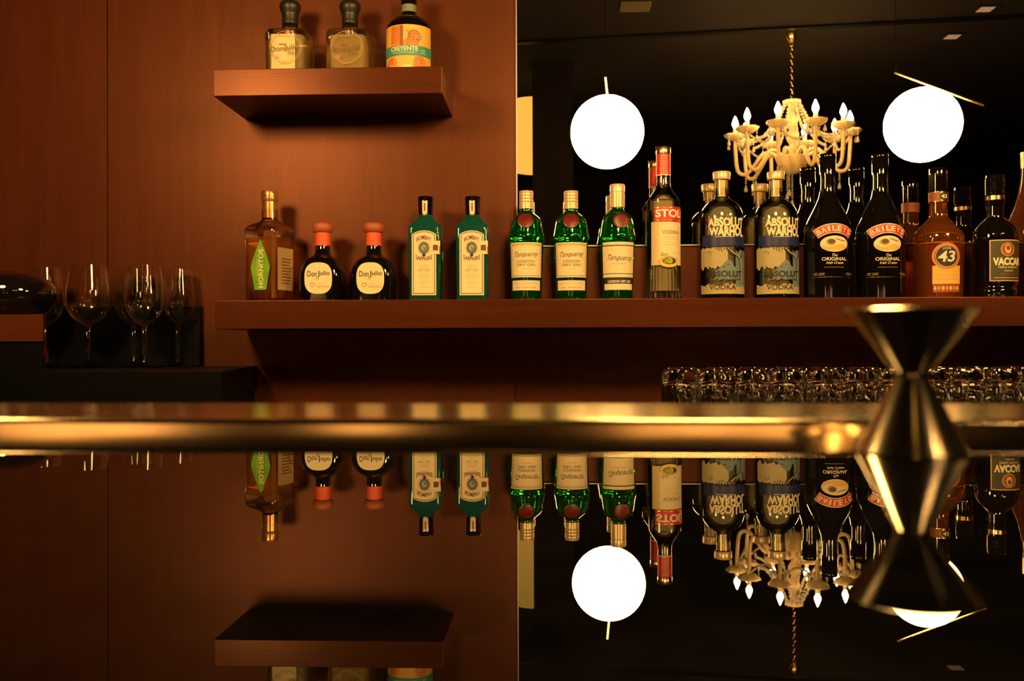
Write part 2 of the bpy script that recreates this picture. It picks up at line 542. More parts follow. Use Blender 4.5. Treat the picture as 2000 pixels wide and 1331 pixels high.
# ceiling beam seen in the mirror
pa = mir(1010, 80, 4.99); pb = mir(1500, 62, 4.843)
dv = (pb - pa); dv.z = 0; dv.normalize(); nv = Vector((-dv.y, dv.x, 0))
b = MB(); q0 = pa - dv * 1.2; q1 = pa + dv * 2.7
vs = []
for z in (CEILZ - 0.012, CEILZ - 0.0005):
    for p in (q0 - nv * 0.02, q1 - nv * 0.02, q1 + nv * 0.02, q0 + nv * 0.02): vs.append((p.x, p.y, z))
b.add(vs, [(3, 2, 1, 0), (4, 5, 6, 7), (0, 1, 5, 4), (1, 2, 6, 5), (2, 3, 7, 6), (3, 0, 4, 7)], 0, False)
struct(b.build('trim_1', M['black']))

# ------------------------------------------------------------------ wall shelves
def shelf(x0, x1, ztop, zbot, label):
    o = plain('wall_shelf', 0, x1 - x0, 0, YW - YS, zbot - ztop, 0, M['shelf_wood'], 0.0012)
    o.location = (x0, YS, ztop)
    return tag(o, label, 'shelf')


up_l, up_r = at(416.5, 137, YS), at(863.5, 128, YS)
UZ = (up_l.z + up_r.z) / 2
shelf(up_l.x, up_r.x, UZ, (at(416, 189, YS).z + at(863, 181, YS).z) / 2, 'short thick wooden shelf high on the wall, carrying three bottles')
SZ = at(1000, 584.5, YS).z
shelf(at(420, 600, YS).x, XR - 0.4, SZ, at(1000, 641, YS).z, 'long thick wooden shelf below the mirror, carrying the main row of bottles')

# ------------------------------------------------------------------ bar counter with metal rail
bar = thing('bar_counter', 'bar counter with polished black stone top and metal edge rail in the foreground', 'counter', (0, 0, BARZ))
b = MB(); b.box(-2.4, 3.0, -0.42, 0.60, -0.035, 0, 0, 0.003); b.build('counter_top', M['granite'], bar)
b = MB(); b.box(-2.35, 2.95, -0.22, 0.52, -BARZ, -0.036); b.build('counter_base', M['shelf_wood'], bar)
yf, yb_, hr, rr = 0.447, 0.545, 0.0083, 0.0026
prof = [(yf, 0.0), (yf, hr - rr)]
for k in range(1, 7):
    a = PI / 2 * k / 7; prof.append((yf + rr - rr * math.cos(a), hr - rr + rr * math.sin(a)))
npt = 14
z = hr; y = yf + rr
prof.append((y, z))
for k in range(npt):                                # gently crowned top
    t = (k + 0.5) / npt; sl = math.tan(math.radians(1.5 - 0.85 * t)); dy = (yb_ - rr - yf - rr) / npt
    y += dy; z += sl * dy; prof.append((y, z))
for k in range(1, 5):
    a = PI / 2 * k / 4; prof.append((y + rr * math.sin(a), z - rr + rr * math.cos(a)))
prof.append((yb_, 0.0))
nseg = 2
vs = []; n = len(prof)
for X in (-2.38, 2.98):
    for (yy, zz) in prof: vs.append((X, yy, zz))
fs = [(k, k + 1, n + k + 1, n + k) for k in range(n - 1)] + [tuple(range(n)), tuple(reversed(range(n, 2 * n))), (n - 1, 0, n, 2 * n - 1)]
b = MB(); b.add(vs, fs, 0, True)
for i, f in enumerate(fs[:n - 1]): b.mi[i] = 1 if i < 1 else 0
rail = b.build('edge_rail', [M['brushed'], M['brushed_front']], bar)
rail.rotation_euler = (0, 0, -0.018)
rail['label'] = 'brushed brass-coloured metal rail along the counter'

# ------------------------------------------------------------------ jigger
jp = at(1782, 885, 0.384)
sj = 0.384 / FPX
jg = thing('jigger', 'double-ended steel cocktail jigger standing on the black bar top', 'jigger', (jp.x, 0.384, BARZ))
def zj(y): return (893.5 - y) * sj * 1.02
rw, rt, rb = 27 * sj, 122 * sj, 101 * sj
zt, zw = zj(622), zj(745)
th = 0.0007
b = MB()
b.lathe([(0.002, zw - 0.002), (rw * 0.75, zw - 0.0018), (rw, zw - 0.004), (rb - 0.0012, 0.0015), (rb - 0.0004, 0.0002), (rb + 0.0004, 0.0004), (rb, 0.0015), (rw + th, zw - 0.001), (rw + th, zw)], 96)
b.build('lower_cup', M['steel'], jg)
b = MB()
b.lathe([(rw + th, zw), (rw + th * 1.2, zw + 0.001), (rt, zt - 0.001), (rt + 0.0005, zt - 0.0003), (rt, zt), (rt - th, zt - 0.0006), (rw * 0.9, zw + 0.004), (0, zw + 0.0025)], 96)
b.build('upper_cup', M['steel'], jg)

# ------------------------------------------------------------------ bottles
SV = YB / FPX             # metres per pixel at the bottle axes


def bottle_frame(px):
    X = at(px, 480, YB).x
    def z(y, Y=YB): return at(px, y, Y).z
    return X, z


def mk_prof(px, base, pts, smooth=None):
    """pts: (half width px, y px) from top to bottom -> (r, local z) bottom up"""
    X, z = bottle_frame(px)
    return [(r * SV, z(y) - base) for r, y in reversed(pts)]


def glass_body(name, prof, mat, parent, seg=64, ripple=None, inner=None, inner_mat=None):
    b = MB(); b.lathe([(0, prof[0][1])] + prof + [(0, prof[-1][1])], seg, ripple=ripple)
    return b.build(name, mat, parent)


def hollow_body(name, prof, mat, parent, th=0.0028, foot=0.007, seg=64, ripple=None):
    """a glass shell with a real wall thickness"""
    inn = [(max(r - th, 0.002), z) for r, z in prof if z > prof[0][1] + foot]
    b = MB()
    pr = [(0, prof[0][1])] + prof + list(reversed(inn)) + [(0, inn[0][1])]
    b.lathe(pr, seg, ripple=ripple)
    return b.build(name, mat, parent), inn


def liquid_fill(name, inn, ztop, mat, parent, seg=48):
    p = [(r - 0.0003, z) for r, z in inn if z < ztop]
    rt_ = interp(inn, ztop) - 0.0003
    b = MB(); b.lathe([(0, p[0][1] + 0.0003)] + [(p[0][0], p[0][1] + 0.0003)] + p[1:] + [(rt_, ztop), (0, ztop)], seg)
    return b.build(name, mat, parent)


ZF = YB - 0.045            # depth of the bottles' front faces
KF = ZF / FPX

# --- tequila with a green diamond label
px = 527.0
X, z = bottle_frame(px); base = SZ
rz = math.radians(-19)
t = thing('tequila_bottle', 'square clear tequila bottle with a green pointed label, left end of the long shelf', 'bottle', (X, YB, base), rz)
a_ = 36.5 * SV
secs = [(0.0, a_ * 0.94, a_ * 0.94, 5), (0.003, a_ * 0.985, a_ * 0.985, 7), (z(520) - base, a_ * 0.96, a_ * 0.96, 9), (z(480) - base, a_ * 0.985, a_ * 0.985, 9), (z(462) - base, a_ * 1.02, a_ * 1.02, 8),
        (z(452) - base, a_ * 1.03, a_ * 1.03, 7), (z(446.5) - base, a_ * 0.99, a_ * 0.99, 6), (z(441) - base, a_ * 0.86, a_ * 0.86, 4), (z(436) - base, a_ * 0.60, a_ * 0.60, 2.6), (z(430) - base, 15.5 * SV, 15.5 * SV, 2), (z(394) - base, 14.2 * SV, 14.2 * SV, 2)]
b = MB(); b.loft(secs, 80); b.build('glass_body', M['bottle_glass'], t)
sc2 = [(zz + (0.008 if i == 0 else (0.0065 if i == 1 else 0)), hx - 0.004, hy - 0.004, n_) for i, (zz, hx, hy, n_) in enumerate(secs[:6])]
sc2[-1] = (z(466) - base, *sc2[-1][1:])
sc2 = sc2[:4] + [sc2[-1]]
b = MB(); b.loft(sc2, 64); b.build('liquor', M['gold_liquid'], t)
b = MB(); b.lathe([(0, z(395) - base), (15.8 * SV, z(395) - base), (16.6 * SV, z(392) - base), (16.6 * SV, z(387) - base), (15.6 * SV, z(386) - base), (15.6 * SV, z(384) - base), (16.6 * SV, z(383) - base), (16.4 * SV, z(376) - base), (15.4 * SV, z(374) - base), (0, z(374) - base)], 40)
b.build('cap', M['copper'], t)
b = MB(); b.lathe([(14.8 * SV, z(427) - base), (14.8 * SV, z(395) - base)], 40); b.build('neck_foil', M['copper'], t)
fl = on_flat(a_ * 0.985, dx=0.004)
lb = Label(fl, ['lime', 'ivory', 'lime2', 'forest', 'ink'])
zz = lambda y: z(y, ZF) - base
hw_, zt_, zb_, zm = 0.0235, zz(467), zz(566), zz(521)
def hexo(off, g=0.0):
    def hi(x):
        f = abs(x) / hw_
        return zm + (zt_ - zm - g) * (1 - f) ** 0.80
    def lo(x):
        f = abs(x) / hw_
        return zb_ + g if f < 0.62 else zb_ + g + (zm - zb_ - g) * ((f - 0.62) / 0.38) ** 0.9
    lb.strip(-hw_, hw_, lo, hi, 'lime', off, 32, 8)
hexo(0)
lb.text('HORNITOS', 0.0015, zz(524), 0.079, 0.0118, 'ivory', 2, 0.02, rot=PI / 2)
for dx in (-0.0085, 0.0115): lb.line([(dx, zz(545)), (dx * 1.25, zz(520)), (dx, zz(495))], 0.0009, 'lime2', 1)
lb.line([(-0.006, zz(540)), (-0.0085, zz(505))], 0.0007, 'ivory', 1)
lb.build('front_label', t, 'pointed green label with pale lettering')
lb = Label(lambda u, zq, off: (a_ * 0.985 + off, u, zq), ['tan_ink', 'brown_ink', 'cream'])
lb.rect(-a_ * 0.72, a_ * 0.72, zz(566), zz(482), 'tan_ink', 0, 4, 4)
for k in range(9): lb.rect(-a_ * 0.35, a_ * (0.55 - 0.1 * (k % 3)), zz(505 + 6 * k), zz(503 + 6 * k), 'brown_ink', 1, 2, 1)
lb.build('side_label', t, 'tan paper label on the side face')

# --- squat black tequila bottles with orange neck bands
def squat(px, label):
    X, z = bottle_frame(px); base = SZ
    t = thing('tequila_bottle', label, 'bottle', (X, YB, base), 0, 'squat black tequila bottles')
    w_, h_ = 41.5 * SV, 37 * SV
    zz = lambda y: z(y) - base
    secs = [(0, w_ * 0.93, h_ * 0.93, 4), (0.003, w_ * 0.99, h_ * 0.99, 5), (zz(545), w_, h_, 5), (zz(532), w_ * 0.99, h_ * 0.99, 4.5), (zz(522), w_ * 0.93, h_ * 0.94, 4), (zz(512), w_ * 0.80, h_ * 0.84, 3.4),
            (zz(505), w_ * 0.62, h_ * 0.68, 2.8), (zz(500.5), w_ * 0.44, h_ * 0.5, 2.2), (zz(496), 15.2 * SV, 15.2 * SV, 2), (zz(481), 14 * SV, 14 * SV, 2)]
    b = MB(); b.loft(secs, 72); b.build('glass_body', M['black_glass'], t)
    b = MB(); b.lathe([(0, zz(481)), (15.2 * SV, zz(481)), (15.2 * SV, zz(455)), (0, zz(455))], 48); b.build('neck_band', M['orange_band'], t)['label'] = 'orange paper neck band'
    b = MB(); b.lathe(smooth_prof([(0, zz(456)), (14 * SV, zz(456)), (18.5 * SV, zz(453)), (20.5 * SV, zz(447)), (19.5 * SV, zz(440)), (14 * SV, zz(436)), (6 * SV, zz(434.6)), (0, zz(434.4))], 4), 48)
    b.build('stopper', M['terracotta'], t)['label'] = 'rounded terracotta-brown stopper'
    zq = lambda y: at(px, y, YB - h_).z - base
    lb = Label(on_flat(h_ + 0.0001), ['cream', 'ink', 'brown_ink', 'tan_ink'])
    k = (YB - h_) / FPX
    lb.ell(0, zq(543.5), 27.5 * k, 31 * k, 'cream', 0, 2.7)
    lb.text('Don', -12.5 * k, zq(535), 19 * k, 11 * k, 'ink', 1, 0.012)
    lb.text('Julio', 11 * k, zq(535), 24 * k, 12 * k, 'ink', 1, 0.012)
    lb.line([(1 * k, zq(531)), (1.5 * k, zq(541)), (-2 * k, zq(544)), (-4 * k, zq(541))], 1.3 * k, 'ink', 1)
    lb.text('TEQUILA', 0, zq(556), 18 * k, 2.8 * k, 'tan_ink', 1)
    lb.text('REPOSADO', 7 * k, zq(557), 0.001, 0.001, 'tan_ink', 1) if False else None
    lb.ring(-12 * k, zq(556.5), 3 * k, 4.6 * k, 'tan_ink', 1)
    lb.text('REPOSADO', 10 * k, zq(560.5), 26 * k, 3 * k, 'brown_ink', 1)
    lb.line([(-9 * k, zq(545)), (-2 * k, zq(547)), (3 * k, zq(545))], 0.8 * k, 'tan_ink', 1)
    lb.build('front_label', t, 'rounded cream label with dark lettering')
    return t


squat(630.3, 'squat black tequila bottle with orange neck band, standing right beside the green-labelled clear bottle')
squat(730.0, 'squat black tequila bottle with orange neck band, standing nearer the two blue-green gin bottles')

# --- blue-green gin bottles
def bombay(px, label):
    X, z = bottle_frame(px); base = SZ
    t = thing('gin_bottle', label, 'bottle', (X, YB, base), 0, 'blue-green gin bottles')
    w_, h_ = 31.5 * SV, 0.027
    zz = lambda y: z(y) - base
    secs = [(0, w_ * 0.9, h_ * 0.9, 5), (0.003, w_ * 0.97, h_ * 0.97, 7), (zz(450), w_ * 1.02, h_ * 1.03, 8), (zz(443), w_ * 1.0, h_, 6), (zz(437), w_ * 0.86, h_ * 0.9, 4), (zz(430), w_ * 0.60, h_ * 0.72, 2.6),
            (zz(424), 15 * SV, 15 * SV, 2), (zz(418), 13 * SV, 13 * SV, 2)]
    b = MB(); b.loft(secs, 80); b.build('glass_body', M['teal_glass'], t)
    b = MB(); b.lathe([(0, zz(421)), (14.0 * SV, zz(421)), (14.8 * SV, zz(405)), (15 * SV, zz(392)), (15.6 * SV, zz(390)), (15.6 * SV, zz(386)), (14.8 * SV, zz(385)), (0, zz(385))], 44)
    b.build('cap', M['black_glass'], t)
    cp = [(14.0 * SV, zz(421)), (14.8 * SV, zz(405)), (15 * SV, zz(390))]
    lb = Label(on_lathe([(14.0 * SV, zz(428))] + cp), ['cream', 'gold', 'brown_ink'])
    lb.strip(-5.6 * SV, 5.6 * SV, lambda x: zz(424.5) + abs(x) * 0.9, lambda x: zz(394), 'gold', 0, 12, 4)
    lb.strip(-4.3 * SV, 4.3 * SV, lambda x: zz(421.5) + abs(x) * 0.9, lambda x: zz(395.5), 'cream', 1, 12, 4)
    lb.rect(-1.2 * SV, 1.2 * SV, zz(414), zz(399), 'brown_ink', 2, 2, 2)
    lb.build('neck_seal', t, 'narrow pale seal strip over the black cap')
    k = (YB - h_) / FPX; zq = lambda y: at(px, y, YB - h_).z - base
    lb = Label(on_flat(h_ * 1.0 + 0.0008), ['cream', 'maroon', 'tan_ink', 'greyblue', 'ink', 'white'])
    def arch(w2, yt, ybm, key, off):
        lb.strip(-w2, w2, lambda x: zq(ybm), lambda x: zq(yt) - 7.5 * k * (abs(x) / (24 * k)) ** 2.2, key, off, 24, 8)
    arch(24 * k, 450.5, 577, 'cream', 0)
    arch(21.6 * k, 452.5, 574.4, 'maroon', 1)
    arch(20.2 * k, 454, 573, 'cream', 2)
    lb.text('BOMBAY', 0, zq(464), 29 * k, 8.5 * k, 'maroon', 3, 0.02, arc=5 * k)
    lb.ell(0, zq(484.5), 11 * k, 12.5 * k, 'tan_ink', 3)
    lb.ell(0, zq(484.5), 9 * k, 10.5 * k, 'ink', 4)
    lb.ell(0, zq(484.5), 7.6 * k, 9.0 * k, 'greyblue', 5)
    lb.ring(0, zq(484.5), 3 * k, 4 * k, 'white', 6, 0.3, 4.6)
    for q in range(16):
        a = 2 * PI * q / 16; lb.ell(12 * k * math.cos(a), zq(484.5) + 13.5 * k * math.sin(a), 1.1 * k, 1.3 * k, 'tan_ink', 3, nx=8)
    lb.ell(0, zq(498.5), 3.2 * k, 3.4 * k, 'ink', 4)
    lb.text('SAPPHIRE', 0, zq(506), 33 * k, 8.5 * k, 'maroon', 3, 0.02, arc=-4 * k)
    lb.text('Distilled', 0, zq(519), 17 * k, 3 * k, 'tan_ink', 3)
    lb.text('LONDON', 0, zq(524), 20 * k, 2.6 * k, 'tan_ink', 3)
    lb.text('DRY GIN', 0, zq(528.5), 24 * k, 3.2 * k, 'brown_ink', 3)
    lb.text('Vapour', 0, zq(535), 14 * k, 2.6 * k, 'tan_ink', 3)
    lb.text('INFUSED', 0, zq(539.5), 22 * k, 2.6 * k, 'tan_ink', 3)
    for yy in (545, 549, 553, 561): lb.rect(-9 * k, 9 * k, zq(yy + 0.6), zq(yy), 'tan_ink', 3, 2, 1)
    lb.build('front_label', t, 'tall arched cream label')
    lb = Label(on_flat(h_ * 1.0 + 0.0025), ['cream', 'brown_ink', 'orange_band'])
    lb.rect(16 * k, 32 * k, zq(497), zq(471), 'cream', 0, 4, 2)
    lb.rect(18 * k, 28 * k, zq(490), zq(479), 'tan_ink' if False else 'brown_ink', 1, 2, 2)
    lb.rect(30 * k, 32 * k, zq(496), zq(482), 'orange_band', 1, 2, 2)
    lb.build('tax_stamp', t, 'small cream stamp stuck over the edge of the label')
    return t


bombay(831.5, 'blue-green rectangular gin bottle with black cap, left one of the two alike')
bombay(923.5, 'blue-green rectangular gin bottle with black cap, right one of the two alike')

# --- green gin bottles with red seals
def tanq(px, label, tall=False):
    X, z = bottle_frame(px); base = SZ
    t = thing('gin_bottle', label, 'bottle', (X, YB, base), 0, None if tall else 'green gin bottles with ribbed caps')
    zz = lambda y: z(y) - base
    e = -4 if tall else 0
    pts = [(12.5, 404 + e * 0), (12.5, 413 + e), (14.5, 417 + e), (21, 422 + e), (27, 428 + e), (31, 437 + e * 0.5), (33, 449), (35, 459), (36, 464), (35, 468), (33.2, 471), (33.8, 474), (31.5, 520), (29.8, 560), (29.3, 582), (28.4, 587), (26, 589.3)]
    if tall: pts[0] = (12.5, 400); pts[1] = (12.8, 408)
    prof = [(r * SV, zz(y)) for r, y in reversed(pts)]; prof[0] = (prof[0][0], 0.0)
    prof = smooth_prof(prof, 3)
    b = MB(); b.lathe([(0, 0)] + prof + [(0, prof[-1][1])], 72); b.build('glass_body', M['green_glass'], t)
    b = MB()
    if tall:
        b.lathe([(0, zz(406)), (14.6 * SV, zz(406)), (14.6 * SV, zz(378)), (13.6 * SV, zz(377.5)), (13.6 * SV, zz(376.3)), (14.8 * SV, zz(375.5)), (14.8 * SV, zz(363)), (13.8 * SV, zz(361)), (0, zz(361))], 48)
    else:
        pr = [(0, zz(409.5))]
        for y in range(409, 375, -1):
            g = 0.5 if (y % 6 == 0 and y < 400) else 0.0
            pr.append(((14.0 - g) * SV, zz(y)))
        pr += [(13.2 * SV, zz(374)), (0, zz(374))]
        b.lathe(pr, 48)
    b.build('cap', M['cream_gloss'], t)
    fn = on_lathe(prof)
    ang = 0.16 if tall else (-0.02)
    fnr = on_lathe(prof, ang)
    # wax seal: a thick disc following the shoulder
    b = MB(); rs = 14.2 * SV; n = 36
    vs = [fnr(0, zz(435), 0.0035)]; fs = []
    for rrr, of in ((0.80, 0.0035), (0.84, 0.0046), (0.98, 0.0046), (1.0, 0.0006)):
        for k in range(n):
            a = 2 * PI * k / n
            vs.append(fnr(rs * rrr * math.cos(a), zz(435) + rs * rrr * math.sin(a), of))
    for k in range(n):
        k2 = (k + 1) % n; fs.append((0, 1 + k, 1 + k2))
        for j in range(3): fs.append((1 + j * n + k, 1 + (j + 1) * n + k, 1 + (j + 1) * n + k2, 1 + j * n + k2))
    b.add(vs, fs); b.build('wax_seal', M['seal'], t)['label'] = 'round dark red seal'
    k = KF; zq = lambda y: at(px, y, ZF).z - base
    lb = Label(fn, ['cream', 'ink', 'tan_ink', 'brown_ink', 'forest', 'white'])
    hw = lambda y: (34.5 - (y - 472) * 0.045) * 1.06 * k
    if not tall:
        lb.strip(-hw(472), hw(472), lambda x: zq(541), lambda x: zq(472.5), 'cream', 0, 30, 10)
        for sx in (-1, 1): lb.rect(sx * hw(480) * 0.93 - 0.4 * k, sx * hw(480) * 0.93 + 0.4 * k, zq(539), zq(475), 'tan_ink', 1, 1, 6)
        for y in (475, 537): lb.rect(-hw(480) * 0.92, hw(480) * 0.92, zq(y + 1.6), zq(y), 'tan_ink', 1, 24, 1)
        for sx in (-1, 1):
            for j in range(9): lb.ell(sx * hw(480) * 0.86, zq(480 + 6.7 * j), 0.8 * k, 1.6 * k, 'tan_ink', 1, nx=6)
            for j in range(10): lb.ell(sx * (3 + 3 * j) * k, zq(478.5), 1.1 * k, 0.8 * k, 'tan_ink', 1, nx=6)
        lb.text('Tanqueray', 0, zq(497), 50 * k, 13 * k, 'ink', 1, 0.0, shear=0.45, rot=0.03)
        lb.text('LONDON', 0, zq(509.5), 34 * k, 5 * k, 'brown_ink', 1, 0.01)
        lb.text('DRY GIN', 0, zq(516.5), 36 * k, 5 * k, 'brown_ink', 1, 0.01)
        lb.rect(-9 * k, 9 * k, zq(524.5), zq(523.7), 'tan_ink', 1, 4, 1)
        lb.rect(-hw(560), hw(560), zq(566.5), zq(547), 'cream', 0, 30, 3)
        for y in (551, 554): lb.rect(-24 * k, 24 * k, zq(y + 0.6), zq(y), 'tan_ink', 1, 12, 1)
        lb.text('70cl  DISTILLED', 0, zq(561), 40 * k, 3 * k, 'brown_ink', 1)
        lb.build('front_label', t, 'cream label with dark lettering in two bands')
    else:
        lb.strip(-hw(472), hw(472), lambda x: zq(541), lambda x: zq(471.5), 'cream', 0, 30, 10)
        lb.rect(-hw(472), hw(472), zq(479.5), zq(477.5), 'ink', 1, 24, 1)
        lb.rect(-hw(472), hw(472), zq(534.5), zq(533), 'forest', 1, 24, 1)
        lb.rect(-hw(472), hw(472), zq(541.8), zq(540.8), 'brown_ink', 1, 24, 1)
        lb.text('Tanqueray', 3 * k, zq(504), 54 * k, 14 * k, 'ink', 1, 0.0, shear=0.45, rot=-0.03)
        lb.rect(-16 * k, 16 * k, zq(515), zq(514.2), 'tan_ink', 1, 8, 1)
        lb.rect(-hw(548), hw(548), zq(553.5), zq(542), 'ink', 0, 24, 2)
        lb.text('LONDON DRY GIN', 2 * k, zq(549), 48 * k, 5.2 * k, 'white', 1, 0.02)
        lb.rect(-hw(560), hw(560), zq(565.5), zq(553.6), 'cream', 0, 30, 2)
        lb.build('front_label', t, 'striped cream label with a black band')
    return t


tanq(1028, 'green gin bottle with ribbed cap and red seal, at the mirror left edge')
tanq(1115.5, 'green gin bottle with ribbed cap and red seal, middle of the three green ones')
tanq(1206, 'green gin bottle with striped label and smooth cap, beside the tall vodka bottle', True)

# --- tall vodka bottle with red label
px = 1296; X, z = bottle_frame(px); base = SZ
zz = lambda y: z(y) - base
zq = lambda y: at(px, y, ZF).z - base; k = KF
t = thing('vodka_bottle', 'tall slim clear vodka bottle with red label and gold cap', 'bottle', (X, YB, base))
pts = [(13, 300), (13.3, 343), (14, 362), (16, 369), (21, 377), (27, 386), (31, 395), (32.3, 403), (32.3, 516), (33, 560), (33.6, 583), (32.8, 588), (30, 589.5)]
prof = [(r * SV, zz(y)) for r, y in reversed(pts)]; prof[0] = (prof[0][0], 0.0)
prof = smooth_prof(prof, 3)
zr = zz(518)
flute = lambda a, zc: (0.018 * math.cos(26 * a) * min(1, max(0, (zr - zc) / 0.01)) if zc > 0.004 else 0)
bdy, inn = hollow_body('glass_body', prof, M['bottle_glass'], t, 0.003, 0.012, 156, ripple=flute)
inn2 = [(r - 0.0012, q) for r, q in inn]
liquid_fill('liquor', inn2, zz(384), M['bright_liquid'], t)
b = MB(); b.lathe([(0, zz(302)), (14.4 * SV, zz(302)), (14.8 * SV, zz(299)), (14.6 * SV, zz(289)), (13.6 * SV, zz(287.5)), (0, zz(287.5))], 40, ripple=lambda a, q: 0.012 * math.cos(30 * a)); b.build('cap', M['gold'], t)
lb = Label(lambda u, q, off: on_lathe(prof)(u, q, off + 0.0003), ['red', 'white', 'ivory'])
lb.rect(-PI * 13.3 * SV, PI * 13.3 * SV, zz(343), zz(302.5), 'red', 0, 40, 4)
for j in range(8):
    for q in range(3): lb.text('STOLI', (-5 + 5 * q) * SV, zz(307 + 4.8 * j), 4.2 * SV, 2.6 * SV, 'ivory', 1)
lb.rect(-PI * 13.3 * SV, PI * 13.3 * SV, zz(344.5), zz(343), 'white', 0, 40, 1)
lb.build('neck_sleeve', t, 'red neck sleeve with fine pale lettering')
lb = Label(on_lathe(prof, 0.10), ['red', 'white', 'cream', 'brown_ink', 'tan_ink', 'yellow', 'lime2', 'gold'])
lb.rect(-25 * k, 42 * k, zq(431), zq(401.5), 'red', 0, 30, 4)
for y in (403.2, 428.2): lb.rect(-25 * k, 42 * k, zq(y + 0.9), zq(y), 'gold', 1, 24, 1)
lb.text('STOLI', 8 * k, zq(415), 61 * k, 15.5 * k, 'white', 2, 0.03)
lb.rect(-33 * k, -16 * k, zq(517), zq(431.5), 'straw', 0, 10, 4)  # strip painted on the front for the lit back label behind
lb.strip(-16 * k, 40 * k, lambda x: zq(517) , lambda x: zq(432), 'cream', 0, 24, 8)
lb.text('VODKA', 9 * k, zq(452), 37 * k, 7 * k, 'brown_ink', 2)
for y in (462, 466, 472, 477): lb.rect(-7 * k, 26 * k, zq(y + 0.5), zq(y), 'tan_ink', 1, 8, 1)
lb.line([(2 * k, zq(498)), (14 * k, zq(494)), (28 * k, zq(492))], 0.7 * k, 'brown_ink', 2)
lb.text('Stoli', -6 * k, zq(496), 13 * k, 7 * k, 'brown_ink', 2, shear=0.5)
lb.ell(4 * k, zq(511), 20 * k, 11 * k, 'brown_ink', 2); lb.ell(4 * k, zq(511), 19 * k, 10.2 * k, 'yellow', 3)
lb.ell(4 * k, zq(509), 14 * k, 7 * k, 'gold', 4)
for q in range(7):
    a = 2 * PI * q / 7; lb.ell(4 * k + 4.5 * k * math.cos(a), zq(508.5) + 3 * k * math.sin(a), 2.4 * k, 1.7 * k, 'lime2', 5, nx=8)
lb.build('front_label', t, 'red and cream front label')
lb = Label(lambda u, q, off: on_lathe([(r - 0.0036, zc) for r, zc in prof], 0.3, True)(u, q, 0), ['cream'])
lb.rect(-42 * k, 30 * k, zq(518), zq(404), 'cream', 0, 24, 6)
lb.build('back_label', t, 'plain cream back label seen through the glass')

